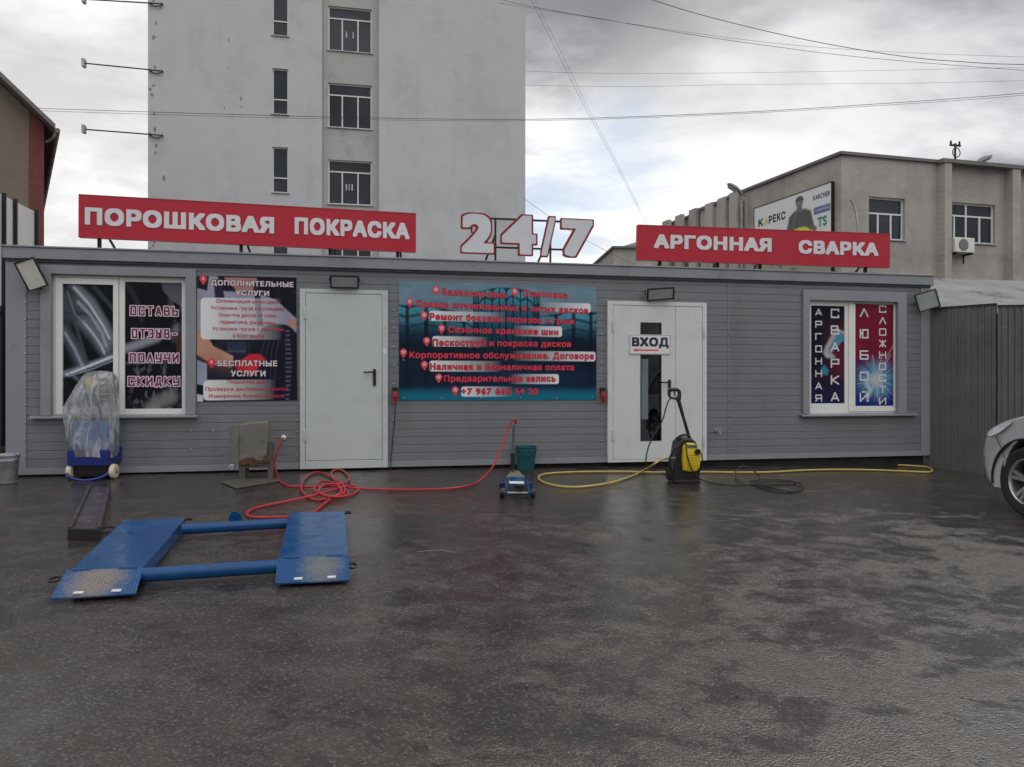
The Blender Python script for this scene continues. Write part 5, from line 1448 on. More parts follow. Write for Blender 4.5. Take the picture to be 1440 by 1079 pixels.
ql, fl_ = ramp_part([(174, 731.5), (261, 728.5), (202, 797.5), (101, 801)], [(93, 802), (202, 798), (191, 834), (71, 841)], lambda f: tuple((Vector(f[0]) * .55 + Vector(f[2]) * .45)), (.2, .30, .5), S(140, 130, 124), 'worn_ramp_flap')
qr, fr_ = ramp_part([(407.5, 721), (485, 719), (490, 781), (392, 785)], [(390, 785), (490.5, 781), (492, 815), (387, 820)], lambda f: tuple((Vector(f[1]) * .62 + Vector(f[3]) * .38)), (.17, .30, .5), S(124, 130, 134), 'scuffed_ramp_flap')
b0, b1 = g(256, 744.5, .06), g(404, 736, .06)
MB().tube([b0, b1], .042, 18).obj('cross_bar', M_blue, lift)
b2, b3 = g(200, 809, .06), g(391, 796.5, .06)
MB().tube([b2, b3], .045, 18).obj('cross_bar', M_blue, lift)
c = g(331, 731, .07)
MB().prism([(c.x - .05, .02), (c.x + .05, .02), (c.x + .05, .10), (c.x + .025, .135), (c.x - .025, .135), (c.x - .05, .10)], c.y, c.y + .012).lathe([(.016, -.004), (.016, 0)], (c.x, c.y, .10), 12, 'y').obj('lug', M_blue, lift, bevel=.002)
for (px, py) in ((77, 815), (495, 796)):
    c = g(px, py, .04)
    MB().tube([c + Vector((.03 * math.cos(a * PI / 6), .055 * math.sin(a * PI / 6), 0)) for a in range(13)], .008, 6).obj('shackle', M_blackmetal, lift)
for (px, py) in ((263, 730), (487, 721)):
    c = g(px, py, .08)
    MB().tube([c - Vector((.04, 0, 0)), c + Vector((.04, 0, 0))], .014, 8).obj('pin', M_blackmetal, lift)

# ---- wrapped jack on wheels
M, D, g, l = stand(127, 674, rad(4))
mj = thing('wheeled_jack', 'blue wheeled workshop jack wrapped in clear plastic before the dark window', 'jack', M=M)
X = lambda px: l(px, 600).x
Z = lambda py: l(127, py).z
x0, x1 = X(97), X(153)
MB().prism(rrect(x0, x1, Z(655), Z(632), .02), -.02, .36).obj('body', M_darkblue, mj, bevel=.008)
MB().box(x0 + .03, x1 - .03, .04, .32, Z(671), Z(656)).obj('undercarriage', M_blackmetal, mj)
MB().tube(spline([(x0, .06, Z(655)), (x0 + .02, -.04, Z(668)), ((x0 + x1) / 2, -.09, Z(674)), (x1 - .02, -.04, Z(668)), (x1, .06, Z(655))], 8), .016, 8).obj('bumper_tube', M_darkblue, mj)
for px in (98.5, 157):
    w = MB().lathe([(.03, -.028), (.072, -.028), (.082, -.018), (.082, .018), (.072, .028), (.03, .028)], (X(px), .05, .082), 24, 'x')
    wo = w.obj('wheel', M_cream, mj)
    MB().lathe([(.028, -.034), (.028, .034)], (X(px), .05, .082), 12, 'x').obj('hub', M_galv, wo)
MB().tube([(X(98.5), .05, .082), (X(157), .05, .082)], .012, 8).obj('axle', M_blackmetal, mj)
MB().prism(rrect(X(103), X(147), Z(634), Z(594), .012), .04, .28).obj('cabinet', M_cabblue, mj, bevel=.006)
fm_ = MB()
for px in (127, 146):
    fm_.box(X(px) - .012, X(px) + .012, .2, .224, Z(594), Z(531))
for k in range(8):
    z = Z(588 - k * 8); fm_.box(X(127) + .012, X(146) - .012, .205, .22, z, z + .014)
fm_.box(X(124), X(149), .19, .23, Z(531), Z(528))
fm_.obj('handle_frame', pm('pale_steel', (.6, .6, .6), .4, metal=.3), mj)
MB().prism(rrect(X(117), X(130), Z(545), Z(531), .01), .1, .16).obj('control_box', M_ochre, mj, bevel=.004)
MB().tube([(X(124), .15, Z(545)), (X(132), .12, Z(570)), (X(138), .14, Z(592))], .012, 6).obj('lever', M_blackmetal, mj)
# the bag: wrinkled shell hanging over it
def bagmat():
    m = bpy.data.materials.new('clear_plastic_bag'); m.use_nodes = True
    t = m.node_tree; t.nodes.clear()
    co = _node(t, 'ShaderNodeTexCoord').outputs['Object']
    mpn = _node(t, 'ShaderNodeMapping', ins={0: co, 2: (0, rad(28), 0), 3: (2.2, 1.5, .7)}).outputs[0]
    nz = _node(t, 'ShaderNodeTexNoise', ins={'Vector': mpn, 'Scale': 5, 'Detail': 5, 'Roughness': .6, 'Distortion': 1.4}).outputs[0]
    bp = _node(t, 'ShaderNodeBump', ins={'Height': nz, 'Strength': .9, 'Distance': .05}).outputs[0]
    tr = _node(t, 'ShaderNodeBsdfTransparent', ins={0: (.94, .95, .96, 1)})
    df = _node(t, 'ShaderNodeBsdfTranslucent', ins={0: (.9, .9, .92, 1), 'Normal': bp})
    d2 = _node(t, 'ShaderNodeBsdfDiffuse', ins={0: (.9, .9, .92, 1), 'Normal': bp})
    gl = _node(t, 'ShaderNodeBsdfGlossy', ins={0: (1, 1, 1, 1), 'Roughness': .07, 'Normal': bp})
    md = _node(t, 'ShaderNodeMixShader', ins={0: .6, 1: df.outputs[0], 2: d2.outputs[0]})
    fold = ramp(t, nz, [(.38, .22), (.50, .36), (.60, .72)])
    m1 = _node(t, 'ShaderNodeMixShader', ins={0: fold, 1: tr.outputs[0], 2: md.outputs[0]})
    fr = _node(t, 'ShaderNodeFresnel', ins={0: 1.5, 'Normal': bp}).outputs[0]
    m2 = _node(t, 'ShaderNodeMixShader', ins={0: mth(t, 'MULTIPLY', fr, 1.0, True), 1: m1.outputs[0], 2: gl.outputs[0]})
    _node(t, 'ShaderNodeOutputMaterial', ins={0: m2.outputs[0]})
    return m
prof = [(643, 96, 155), (635, 93, 156.5), (622, 90, 156), (605, 86, 157), (590, 86, 156), (578, 86, 155), (568, 88, 154), (560, 95, 155.5), (548, 101, 156.5), (535, 108, 156.5), (527, 113, 154), (523, 119, 149)]
rs = np.random.RandomState(2); rings = []; nb = 44
ph = rs.rand(6) * 6
for i, (py, a, b) in enumerate(prof):
    xa, xb = X(a), X(b); cx, rx = (xa + xb) / 2, (xb - xa) / 2; ry = .20 if i < 9 else .14 - .03 * (i - 9)
    ring = []
    for k in range(nb):
        an = 2 * PI * k / nb
        w = 1 + .045 * math.sin(5 * an + ph[0] + i * .9) + .03 * math.sin(11 * an + ph[1] - i * .7) + .02 * (rs.rand() - .5)
        cs, sn = math.cos(an), math.sin(an)
        p_ = 2.8
        rr = (abs(cs) ** p_ + abs(sn) ** p_) ** (-1 / p_)
        ring.append((cx + rx * cs * rr * (1 + (w - 1) * .6), .16 + ry * sn * rr * w, Z(py) + .012 * math.sin(3 * an + i) * (1 if i in (0, 1) else .4)))
    rings.append(ring)
bag = MB(); bag.loft(rings, caps=False)
topc = [tuple(sum(p[k] for p in rings[-1]) / nb for k in range(2)) + (rings[-1][0][2] + .015,)]
n0 = len(bag.v); bag.v.append(topc[0])
for k in range(nb): bag.f.append([n0 - nb + k, n0 - nb + (k + 1) % nb, n0])
bo = bag.obj('plastic_bag', bagmat(), mj, smooth=80)
sm = bo.modifiers.new('sub', 'SUBSURF'); sm.levels = sm.render_levels = 1

# ---- dark steel beam lying in front of the wrapped jack
a, b, c, d = G(125, 684, .07), G(156, 684, .07), G(141, 745, .07), G(95.5, 745, .07)
O_ = (a + b + c + d) / 4; O_.z = gz(O_.x, O_.y)
bm_ = thing('steel_beam', 'dark painted steel beam lying on the ground before the wrapped jack', 'beam', O_)
A_, B_, C_, D_ = (p - O_ for p in (a, b, c, d))
up = Vector((0, 0, .022)); dn = Vector((0, 0, -.075))
mb = MB(); mb.loft([[p + dn for p in (A_, B_, C_, D_)], [A_, B_, C_, D_]])
mb.obj('web', M_plum, bm_, bevel=.006)
e = (B_ - A_).normalized() * .03
MB().loft([[B_ - e, B_, C_, C_ - e], [p + up for p in (B_ - e, B_, C_, C_ - e)]]).loft([[A_, A_ + e, D_ + e, D_], [p + up for p in (A_, A_ + e, D_ + e, D_)]]).obj('edge', M_plum, bm_, bevel=.003)
f = (D_ - A_).normalized() * .03
MB().loft([[p + dn for p in (D_ - up * 0, C_, C_ + f, D_ + f)], [p + up * .5 for p in (D_, C_, C_ + f, D_ + f)]]).obj('end_plate', M_blackmetal, bm_, bevel=.003)
o = MB().tube(spline([G(138, 744, .03), G(150, 741, .02), G(166, 742, .012), G(176, 738, .012), G(168, 746, .012), G(150, 748, .01), G(140, 749, .01)], 8), .009, 6).obj('power_cable', M_cable, None)
tag(o, 'short black cable looped between the dark beam and the blue lift', 'cable')

# ---- tin bucket at the cabin corner
M, D, g, l = stand(4, 681)
bk = thing('metal_bucket', 'galvanised tin bucket standing at the corner of the cabin', 'bucket', M=M)
hb = l(4, 641).z; r1 = .125
MB().lathe([(.10, 0), (.102, .012), (.098, .014), (r1 * .97, hb * .8), (r1 * 1.0, hb * .82), (r1 * .98, hb * .84), (r1 * 1.02, hb - .012), (r1 * 1.05, hb - .006), (r1 * 1.05, hb), (r1 * 1.01, hb), (r1 * .95, hb - .03), (.095, .02), (.001, .02)], (0, .1, 0), 28, caps=False).obj('pail', M_galv, bk)
MB().tube(spline([(r1, .1, hb - .02), (r1 * .8, .02, hb + .02), (0, -.05, hb + .01), (-r1 * .8, .02, hb + .0), (-r1, .1, hb - .02)], 6), .005, 6).obj('handle', M_steel, bk)

# ---- rusty steel box on legs
M, D, g, l = stand(352, 676)
bs = thing('steel_box_stand', 'dented sheet steel box with rusty bottom on a small legged stand', 'stand', M=M)
X = lambda px: l(px, 620).x
Z = lambda py: l(352, py).z
MB().prism([(X(336), Z(652.5)), (X(375), Z(649.5)), (X(376), Z(593)), (X(338), Z(597))], .02, .30).obj('box', M_oldsteel, bs, bevel=.008)
mb = MB(); mb.loft([[(X(321.5), .10, Z(651)), (X(336), .02, Z(654)), (X(336), .05, Z(654)), (X(323), .13, Z(651))], [(X(321), .10, Z(602)), (X(337.5), .02, Z(597)), (X(337.5), .05, Z(597)), (X(322.5), .13, Z(602))]])
mb.obj('side_panel', M_oldsteel, bs, bevel=.003)
rr = random.Random(4); pts_ = [(X(335), Z(655))]
for k in range(12): pts_.append((X(336 + k * 40 / 11), Z(653.5 - .2 * k) - rr.uniform(0, .022)))
pts_ += [(X(378), Z(649)), (X(378), Z(641)), (X(371), Z(641.5))]
for k in range(9): pts_.append((X(369 - k * 4), Z(647) + rr.uniform(-.012, .03)))
MB().prism(pts_, .008, .018).obj('rusty_lip', pm('heavy_rust', S(92, 66, 44), .85, var=.5, scale=22, bump=.5, dirt=S(30, 26, 24), dscale=14), bs, smooth=0)
lg = lambda p, q_, y: MB().box(X(p), X(q_), y, y + .04, .012, Z(648)).obj('leg', M_rust, bs, bevel=.002)
lg(336, 344.5, .03); lg(375.5, 383, .03); lg(340, 346, .25); lg(376, 381, .25)
MB().box(X(382.0) - .0, X(383) + .0, .05, .2, Z(650), Z(625)).box(X(378.5), X(382), .04, .08, Z(660), Z(622)).obj('bracket', M_rust, bs)
MB().box(X(344.5), X(375.5), .04, .06, Z(657) - .012, Z(657) + .012).box(X(346), X(376), .26, .28, Z(657) - .012, Z(657) + .012).obj('crossbar', M_rust, bs)
bp4 = [g(311, 677.5, .012), g(332, 686, .012), g(394, 676, .012), g(374, 666, .012)]
MB().loft([[Vector(p) - Vector((0, 0, .012)) for p in bp4], bp4]).obj('base_plate', M_rust, bs, bevel=.002)
MB().lathe([(.028, -.02), (.036, -.012), (.036, .012), (.028, .02)], (X(326), .06, Z(658)), 14, 'y').obj('knob', M_galv, bs)
M2, _, g2, l2 = stand(313, 660)
rg = thing('crumpled_rag', 'small pale crumpled rag by the wall beside the rusty box', 'rag', M=M2)
rs = np.random.RandomState(5); rings = []
for i in range(5):
    f = i / 4; rings.append([(.055 * math.cos(2 * PI * k / 12) * (1 - f * f * .85) * rs.uniform(.7, 1.2), .05 * math.sin(2 * PI * k / 12) * (1 - f * f * .85) * rs.uniform(.7, 1.2), .07 * f + rs.uniform(0, .012)) for k in range(12)])
MB().loft(rings).obj('cloth', pm('rag_grey', S(176, 172, 168), .9, var=.2), rg, smooth=60)

# ---- red air hoses
def gl_(pts, r): return [G(p[0], p[1], p[2] if len(p) > 2 else r) for p in pts]
RH = .0125
so, zo = fs(399, 615)
h1 = [W(so, .075, zo), W(so - .04, .11, zo - .08), W(so - .10, .13, zo - .30), W(so - .09, .17, .06)] + gl_([(392, 674), (404, 683), (425, 684.5), (450, 685, .02), (470, 684, .03), (484, 688, .03), (489, 695), (474, 700), (444, 703), (428, 695), (423.5, 683, .035), (432, 669, .02), (448, 664.5), (468, 671, .02), (483, 683, .04), (482, 695, .03), (460, 698, .03), (444, 692, .03), (444, 682, .035), (456, 677, .03), (474, 682, .05), (480, 692, .04), (466, 700.5, .02), (455, 710), (443, 719), (432, 726)], RH)
o = MB().tube(spline(h1, 8), RH, 8).obj('air_hose', M_rubberred, None)
tag(o, 'red air hose hanging from the wall outlet and coiled before the grey door', 'hose', 'red air hoses')
jx = at(725, 596, 9.15)
h2 = gl_([(412, 727), (390, 727.5), (366, 728), (351, 726), (347.5, 722), (354, 717), (368, 712.5), (395, 707), (426, 700.5, .02), (452, 694, .04), (476, 687, .05), (494, 683, .03), (504, 687), (497, 695), (478, 699, .03), (456, 697, .045), (448, 690, .05), (458, 682, .05), (484, 680, .04), (491, 672, .02), (484, 663.5), (474, 660.5), (466, 665), (470, 675, .03), (486, 684, .04), (510, 687.5), (560, 689), (620, 688), (655, 684)], RH)
h2 += [G(675, 676, .03), at(694, 655, 8.85), at(706, 627, 9.0), at(715, 602, 9.1), at(721, 591, 9.12), at(725.5, 592, 9.13), jx]
o = MB().tube(spline(h2, 8), RH, 8).obj('air_hose', M_rubberred, None)
tag(o, 'red air hose running along the wall and up over the jack handle', 'hose', 'red air hoses')

# ---- trolley jack
M, D, g, l = stand(728, 702, rad(2))
tj = thing('trolley_jack', 'small blue trolley jack with white sticker and upright grey handle', 'jack', M=M)
k = D / F
MB().prism([(0, .035), (.10, .03), (.62, .05), (.72, .05), (.72, .09), (.5, .115), (.16, .11), (.0, .075)], -.125, -.105, ax='x').obj('side_plate', M_blue, tj, bevel=.004)
MB().prism([(0, .035), (.10, .03), (.62, .05), (.72, .05), (.72, .09), (.5, .115), (.16, .11), (.0, .075)], .105, .125, ax='x').obj('side_plate', M_blue, tj, bevel=.004)
mb = MB(); mb.loft([[(-.09, .24, .10), (.09, .24, .10), (.085, .60, .115), (-.085, .60, .115)], [(-.09, .24, .112), (.09, .24, .112), (.085, .60, .13), (-.085, .60, .13)]])
mb.obj('top_plate', M_blue, tj, bevel=.004)
MB().loft([[(-.075, .26, .1135), (.07, .25, .1135), (.08, .36, .1185), (-.08, .37, .1185)], [(-.075, .26, .115), (.07, .25, .115), (.08, .36, .12), (-.08, .37, .12)]]).obj('sticker', M_white, tj)
mb = MB(); mb.loft([[(-.10, .60, .10), (.10, .60, .10), (.05, .86, .08), (-.05, .86, .08)], [(-.10, .60, .13), (.10, .60, .13), (.045, .86, .16), (-.045, .86, .16)]])
mb.obj('rear_block', M_oldsteel, tj, bevel=.006)
MB().tube([(-.165, .07, .05), (.165, .07, .05)], .012, 8).tube([(-.15, .66, .045), (.15, .66, .045)], .012, 8).obj('axle', M_steel, tj)
MB().lathe([(.045, .10), (.05, .12), (.05, .135), (.03, .14), (.001, .138)], (.02, .05, 0), 18).obj('saddle', M_blackmetal, tj)
for x, y, r in ((-.155, .07, .05), (.155, .07, .05), (-.15, .66, .04), (.15, .66, .04)):
    w = MB().lathe([(r * .3, -.024), (r * .9, -.024), (r, -.014), (r, .014), (r * .9, .024), (r * .3, .024)], (x, y, r), 18, 'x').obj('wheel', M_black, tj)
    MB().lathe([(r * .35, -.026), (r * .35, .026)], (x, y, r), 12, 'x').obj('hub', M_steel, w)
for xa in (-.165, .127): MB().box(xa, xa + .038, .33, .42, .06, .11).obj('foot_pedal', M_darkblue, tj, bevel=.004)
hz_ = l(725, 596, .9)
MB().tube([(-.02, .80, .15), (-.024, .80, .5), (-.022, .80, hz_.z)], [.02, .016, .014], 10).obj('handle', pm('handle_grey', S(96, 100, 104), .4, metal=.4), tj)
MB().tube([(-.024, .80, .18), (-.024, .80, .36)], .026, 10).obj('handle_socket', M_blackmetal, tj)

# ---- teal bucket
M, D, g, l = stand(742, 662)
bk = thing('plastic_bucket', 'dark teal plastic bucket by the wall behind the trolley jack', 'bucket', M=M)
hb = l(742, 629).z; r0, r1 = 12.2 * D / F, 15 * D / F
MB().lathe([(r0, 0), (r0 + (r1 - r0) * .8, hb * .8), (r1, hb * .82), (r1, hb * .86), (r1 * .98, hb * .87), (r1 * 1.0, hb - .012), (r1 * 1.05, hb - .01), (r1 * 1.05, hb), (r1 * .99, hb), (r1 * .94, hb - .05), (r0 * .95, .015), (.001, .015)], (0, .12, 0), 28, caps=False).obj('pail', M_teal, bk)
MB().tube(spline([(r1 * 1.02, .12, hb - .03), (r1 * .7, .02, hb - .10), (0, -.04, hb - .13), (-r1 * .7, .02, hb - .10), (-r1 * 1.02, .12, hb - .03)], 6), .004, 6).obj('handle', M_black, bk)

# ---- yellow and black pressure washer
M, D, g, l = stand(967, 680, rad(8))
pw = thing('pressure_washer', 'yellow and black upright pressure washer in front of the white door', 'pressure washer', M=M)
X = lambda px: l(px, 650).x
Z = lambda py: l(967, py).z
base = [(X(948), Z(679)), (X(987), Z(679)), (X(987.5), Z(664)), (X(986), Z(640)), (X(980), Z(622)), (X(974), Z(617)), (X(960), Z(617)), (X(954), Z(624)), (X(951), Z(645)), (X(947.5), Z(664))]
MB().prism(base, .03, .26).obj('body', M_black, pw, bevel=.018, seg=3)
def shrink(pts, f):
    cx, cz = sum(p[0] for p in pts) / len(pts), sum(p[1] for p in pts) / len(pts); return [((x - cx) * f + cx, (z - cz) * f + cz) for x, z in pts]
cov = [(X(960.5), Z(662)), (X(969), Z(664)), (X(979), Z(663)), (X(984), Z(658)), (X(985.5), Z(640)), (X(981.5), Z(627)), (X(975), Z(623)), (X(964), Z(623)), (X(959.5), Z(628)), (X(958.5), Z(645))]
mb = MB(); mb.loft([[(x, .035, z) for x, z in cov], [(x, -.005, z) for x, z in cov], [(x, -.03, z) for x, z in shrink(cov, .94)], [(x, -.04, z) for x, z in shrink(cov, .80)]])
co_ = mb.obj('front_cover', M_ochre, pw, bevel=.006)
gv = MB()
for k in range(6):
    z = Z(640 + k * 3.4); gv.box(X(963), X(981.5), -.0415, -.0395, z - .0022, z + .0022)
gv.obj('cover_groove', pm('groove_olive', S(150, 128, 24), .5), co_)
MB().prism(rrect(X(962), X(978), Z(629.5), Z(624.5), .012), -.045, -.02).obj('name_strip', M_steel, co_)
lt = MB(); text(lt, 'KARCHER', X(963.5), X(976.5), Z(628.6), .02, -.046, .03, 12); lt.obj('lettering', M_ink, co_, smooth=0)
MB().lathe([(.034, -.035), (.036, -.055), (.03, -.065), (.001, -.065)], (X(978.5), 0, Z(634.5)), 18, 'y').box(X(978.5) - .006, X(978.5) + .006, -.078, -.064, Z(634.5) - .026, Z(634.5) + .026).obj('switch_knob', M_black, co_)
MB().tube(spline([(X(956), .12, Z(625)), (X(957), .12, Z(617)), (X(963), .12, Z(613.5)), (X(972), .12, Z(614)), (X(976), .12, Z(620))], 6), .015, 8).obj('carry_handle', M_black, pw)
for px in (949.5, 986):
    MB().lathe([(.03, -.025), (.075, -.025), (.085, -.012), (.085, .012), (.075, .025), (.03, .025)], (X(px), .2, .085), 22, 'x').obj('wheel', M_black, pw)
MB().prism(rrect(X(949), X(985), .0, .045, .012), -.03, .05).obj('foot', M_black, pw, bevel=.006)
lp = MB()
for i, (dx, dy) in enumerate(((0, 0), (1.5, .02), (-2, -.02))):
    lp.tube(spline([(X(956), .05 + dy, Z(626)), (X(947 + dx), .02 + dy, Z(632)), (X(940.5 + dx), .0 + dy, Z(645)), (X(941 + dx), .02 + dy, Z(657)), (X(947 + dx), .05 + dy, Z(663)), (X(951), .09, Z(650))], 8), .007, 6)
lp.tube(spline([(X(980), .05, Z(628)), (X(987), .02, Z(638)), (X(990), .03, Z(652)), (X(988), .06, Z(664))], 8), .007, 6)
lp.tube(spline([(X(961), -.03, Z(622)), (X(963), -.055, Z(640)), (X(970), -.055, Z(658)), (X(977), -.05, Z(668)), (X(986), -.04, Z(674))], 8), .007, 6)
lp.obj('cable_loop', M_cable, pw)
MB().tube([(X(936), .03, Z(645.5)), (X(951), .06, Z(645))], .014, 10).obj('water_inlet', M_galv, pw)
# spray gun with lance, leaning in the holder
DG = D + .12
gp = lambda x, y, d=0: at(x, y, DG + d)
o0 = gp(969, 617)
sgn = thing('spray_gun', 'black pressure washer gun and lance standing upright in the washer', 'spray gun', o0)
q_ = lambda x, y, d=0: gp(x, y, d) - o0
MB().tube([q_(971, 628), q_(969, 615), q_(961, 587), q_(955, 566), q_(953.5, 561)], [.017, .021, .019, .024, .026], 10).obj('lance', M_black, sgn)
MB().tube(spline([q_(954, 562), q_(955.5, 554), q_(954, 549.5), q_(950, 548), q_(943, 548.5), q_(939.5, 548)], 6), [.03, .03, .029, .027, .025, .023] + [.022] * 25, 10).obj('gun_body', M_black, sgn)
MB().tube(spline([q_(941, 549), q_(940.5, 555), q_(943, 559), q_(949, 560.5), q_(954, 560)], 6), .014, 8).obj('trigger_guard', M_black, sgn)
MB().tube(spline([q_(949, 549), q_(948, 554), q_(949.5, 557)], 5), .008, 6).obj('trigger', M_black, sgn)
hp = [gp(944, 559.5), gp(939.5, 565), gp(936, 576), gp(932, 590), gp(925, 604), gp(917, 617), gp(911.5, 630), gp(908.5, 645, .05)] + gl_([(908.5, 655, .03), (915, 660), (930, 664), (944, 671), (952, 674)], .008)
o = MB().tube(spline(hp, 8), .0085, 7).obj('pressure_hose', M_cable, None)
tag(o, 'thin black pressure hose drooping from the spray gun before the white door', 'hose')

# ---- yellow garden hose
yh = [at(936, 645.5, D + .02), at(928, 647.5, D), at(918, 654, D - .02)] + gl_([(905, 661.5, .04), (890, 669), (868, 676.5), (838, 682.5), (808, 685), (782, 683), (763, 677.5), (757.5, 671.5), (765, 667), (790, 664.7), (830, 663.5), (880, 663.5), (930, 664.5), (990, 664), (1040, 664.5), (1085, 664), (1130, 661.5), (1180, 660.5), (1240, 661.5), (1285, 663.5), (1306, 664), (1311, 661), (1305, 657.5), (1290, 655.5), (1262, 654)], .013)
o = MB().tube(spline(yh, 8), .0125, 8).obj('garden_hose', M_yellowhose, None)
tag(o, 'long pale yellow garden hose lying along the wall and looping from washer', 'hose')

# ---- black power cable in loose loops
ck = [(984, 674, .02), (1000, 679), (1030, 682), (1065, 681.5), (1095, 683), (1118, 680), (1110, 676, .015), (1085, 674.5), (1062, 675.5, .02), (1056, 679), (1075, 684), (1105, 690), (1124, 689), (1130, 684.5), (1122, 679, .02), (1105, 677), (1080, 677, .02), (1055, 681), (1046, 681), (1040, 676, .02), (1035, 674), (1034.5, 664, .05), (1040, 658, .10), (1048, 655.5, .12), (1058, 661, .08), (1068, 671, .03), (1063, 677, .02), (1056, 680), (1070, 686), (1100, 692), (1120, 691), (1128, 687, .015), (1112, 682, .02), (1088, 681), (1070, 680, .02)]
o = MB().tube(spline(gl_(ck, .008), 8), .0075, 6).obj('power_cable', M_cable, None)
tag(o, 'black power cable in loose loops on the asphalt beside the pressure washer', 'cable')
ck = [(985, 672, .02), (1010, 677), (1045, 677), (1075, 679), (1100, 680), (1112, 678), (1120, 682), (1108, 685), (1080, 683)]

# ---- silver car nosed in beside the fence
hx_, hy_ = -U.y, U.x                # pointing at the wall line
pc = Vector((5.0, 7.50, 0))
Mx = Vector((hx_, hy_, 0)); My = Vector((-hy_, hx_, 0))
org = pc - My * .90
org.z = gz(pc.x, pc.y) - .005
Mcar = Matrix((Mx, My, Vector((0, 0, 1)))).transposed().to_4x4(); Mcar.translation = org
car = thing('parked_car', 'silver car parked nose to the zinc fence, mostly outside the picture', 'car', M=Mcar)
RW = .345; WB = 2.66
def arch(cx, r=.415): return [(cx + r * math.cos(rad(a)), RW + r * math.sin(rad(a))) for a in range(-14, 195, 14)]
prof = [(-3.40, .34), (-3.52, .62), (-3.52, .98), (-3.42, 1.10), (-2.4, 1.10), (-1.2, 1.08), (-.62, 1.06), (-.45, 1.075), (-.2, 1.06), (.1, 1.02), (.38, .965), (.58, .90), (.72, .82), (.80, .72), (.83, .60), (.83, .46), (.78, .33), (.66, .24)] + arch(0) + [(-.5, .235), (-2.1, .235)] + arch(-WB) + [(-3.2, .28)]
def body_ring(t, outline, off=0.0):
    out = []
    for x, z in outline:
        at_ = abs(t)
        if x > .05: x = x + .07 * (x - .05) / .78 - .40 * at_ ** 3.5 * (x - .05) / .78
        if x < -3.0: x = x + .2 * at_ ** 3 * (-3.0 - x) / .5
        hi = max(0.0, (z - .75) / .33)
        y = t * (.915 - .075 * hi * hi - .03 * max(0, (.5 - z)) * 2)
        z = z - .05 * at_ ** 6 * hi
        if off:
            x += off * (.6 if x > .05 else 0); y += off * (1 if t > 0 else -1)
        out.append((x, y, z))
    return out
ts_ = [-1, -.985, -.93, -.8, -.5, 0, .5, .8, .93, .985, 1]
rings = [body_ring(t, prof) for t in ts_]
for i, sc in ((0, .985), (-1, .985)):
    rings[i] = [(x, y, z) for x, y, z in rings[i]]
mb = MB(); mb.loft(rings); mb.obj('body', M_silver, car, bevel=.012, smooth=40)
for xa in (0, -WB): MB().box(xa - .5, xa + .5, -.66, .66, .28, .8).obj('wheel_well', M_dark, car)
# greenhouse
def cab_ring(z, xa, xb, hw): return [(xa, -hw, z), (xb, -hw * .96, z), (xb, hw * .96, z), (xa, hw, z)]
MB().loft([cab_ring(1.05, -3.38, -.52, .80), cab_ring(1.32, -3.20, -.98, .735), cab_ring(1.56, -2.98, -1.42, .64)]).obj('window_glass', M_pane, car, bevel=.03)
MB().loft([cab_ring(1.545, -3.05, -1.38, .66), cab_ring(1.60, -2.95, -1.5, .60), cab_ring(1.63, -2.8, -1.7, .45)]).obj('roof', M_silver, car, bevel=.03)
for s_ in (-1, 1):
    p_ = MB()
    p_.tube([(-.5, s_ * .80, 1.05), (-1.0, s_ * .735, 1.32), (-1.45, s_ * .645, 1.565)], .03, 8).tube([(-1.9, s_ * .80, 1.06), (-1.95, s_ * .73, 1.33), (-2.0, s_ * .645, 1.57)], .03, 8).tube([(-3.36, s_ * .80, 1.06), (-3.2, s_ * .735, 1.32), (-2.98, s_ * .64, 1.57)], .045, 8)
    p_.obj('pillar', M_silver, car)
    MB().loft([[(-.72 + .09 * math.cos(k * PI / 6), s_ * (.86 + .1 * f), 1.13 + .07 * math.sin(k * PI / 6)) for k in range(12)] for f in (0, .6, 1.0, 1.3)]).obj('mirror', M_silver, car)
    for x in (-1.55, -2.55): MB().prism(rrect(x, x + .17, .90, .925, .01), min(s_ * .905, s_ * .93), max(s_ * .905, s_ * .93)).obj('door_handle', M_silver, car)
hl = [(.28, .95), (.42, .935), (.60, .885), (.73, .82), (.765, .775), (.70, .765), (.56, .80), (.42, .862)]
lampm = pm('headlight_glass', (.62, .64, .66), .08, var=.25, scale=14, coat=1.0)
for s_ in (1, -1):
    tt = [.66, .78, .88, .94, .985, 1.0]
    MB().loft([body_ring(s_ * t, hl, .006) for t in tt]).obj('headlight', lampm, car, smooth=50)
MB().loft([[(.835 - .5 * abs(t) ** 3, t * .9, z) for z in (.50, .66)] + [(.80 - .5 * abs(t) ** 3, t * .9, z) for z in (.66, .50)] for t in (-.6, -.3, 0, .3, .6)]).obj('grille', M_black, car)
for wx in (0, -WB):
    for s_ in (1, -1):
        MB().tube([(wx + .418 * math.cos(rad(k)), s_ * .905, RW + .418 * math.sin(rad(k))) for k in range(-8, 189, 7)], .014, 6).obj('arch_trim', M_black, car)
for s_ in (1, -1):
    MB().tube([tuple(Vector(p_)) for p_ in body_ring(s_ * .99, [(.60, .775), (.52, .70), (.46, .64), (.415, .56)], .003)], .004, 5).obj('bumper_seam_trim', M_black, car)
MB().prism([(.86, .36), (.86, .47), (.84, .47), (.84, .36)], -.26, .26, ax='y').obj('number_plate', M_white, car)
for ya in (.885, -.905): MB().box(-2.2, -.45, ya, ya + .02, .24, .30).obj('sill', M_black, car)
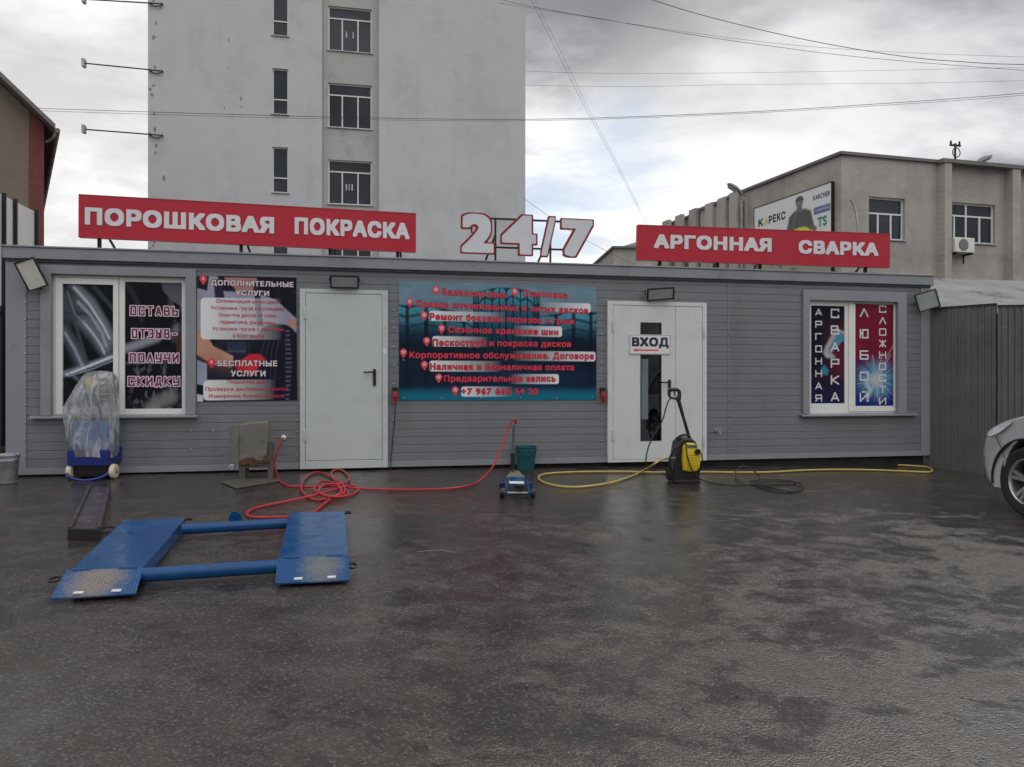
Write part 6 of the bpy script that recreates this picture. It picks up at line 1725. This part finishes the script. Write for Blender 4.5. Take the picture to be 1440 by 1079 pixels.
for wx in (0, -WB):
    for s_ in (1, -1):
        yo = s_ * .80
        tyre_ = MB().lathe([(.225, -.10), (.27, -.112), (.315, -.112), (RW - .008, -.095), (RW, -.07), (RW - .002, -.03), (RW, -.028), (RW, .028), (RW - .002, .03), (RW, .07), (RW - .008, .095), (.315, .112), (.27, .112), (.225, .10)], (wx, yo, RW), 48, 'y', caps=False)
        w = tyre_.obj('wheel', M_rubber, car)
        rim = MB().lathe([(.232, -.10), (.232, .10), (.222, .105), (.214, .095), (.205, .04), (.205, -.10)], (wx, yo, RW), 40, 'y', caps=False)
        sg_ = s_
        for kk in range(5):
            for off in (-.16, .16):
                a = rad(90 + 72 * kk) + off; a2 = rad(90 + 72 * kk) + off * .55
                p0 = Vector((wx + .21 * math.cos(a), yo + sg_ * .085, RW + .21 * math.sin(a))); p1 = Vector((wx + .05 * math.cos(a2), yo + sg_ * .06, RW + .05 * math.sin(a2)))
                dd = (p1 - p0).normalized(); sd_ = Vector((0, 1, 0)).cross(dd).normalized()
                rim.loft([[p0 + sd_ * .017 + Vector((0, sg_ * .008, 0)), p0 - sd_ * .017 + Vector((0, sg_ * .008, 0)), p0 - sd_ * .017 - Vector((0, sg_ * .025, 0)), p0 + sd_ * .017 - Vector((0, sg_ * .025, 0))],
                          [p1 + sd_ * .02 + Vector((0, sg_ * .008, 0)), p1 - sd_ * .02 + Vector((0, sg_ * .008, 0)), p1 - sd_ * .02 - Vector((0, sg_ * .025, 0)), p1 + sd_ * .02 - Vector((0, sg_ * .025, 0))]])
        rim.lathe([(.06, .03 * sg_), (.062, .07 * sg_), (.03, .078 * sg_), (.001, .078 * sg_)], (wx, yo, RW), 20, 'y')
        rim.obj('rim', M_alloy, w, smooth=40)
        MB().lathe([(.20, -.02 * sg_), (.20, .0)], (wx, yo, RW), 28, 'y').obj('brake_disc', M_blackmetal, w)

# ---- straws and scraps on the asphalt
for i, (a, b, lab) in enumerate((((586, 776), (640, 777), 'thin pale straw lying on the asphalt between the lift and the jack'),)):
    p, q2 = G(*a, .004), G(*b, .004)
    mid = (p + q2) / 2 + Vector((.02, .03, .006))
    o = MB().tube(spline([p, mid, q2], 5), 0.0022 if i == 0 else .003, 5).obj('straw', pm('straw_pale', S(150, 142, 124), .8), None)
    tag(o, lab, 'straw')
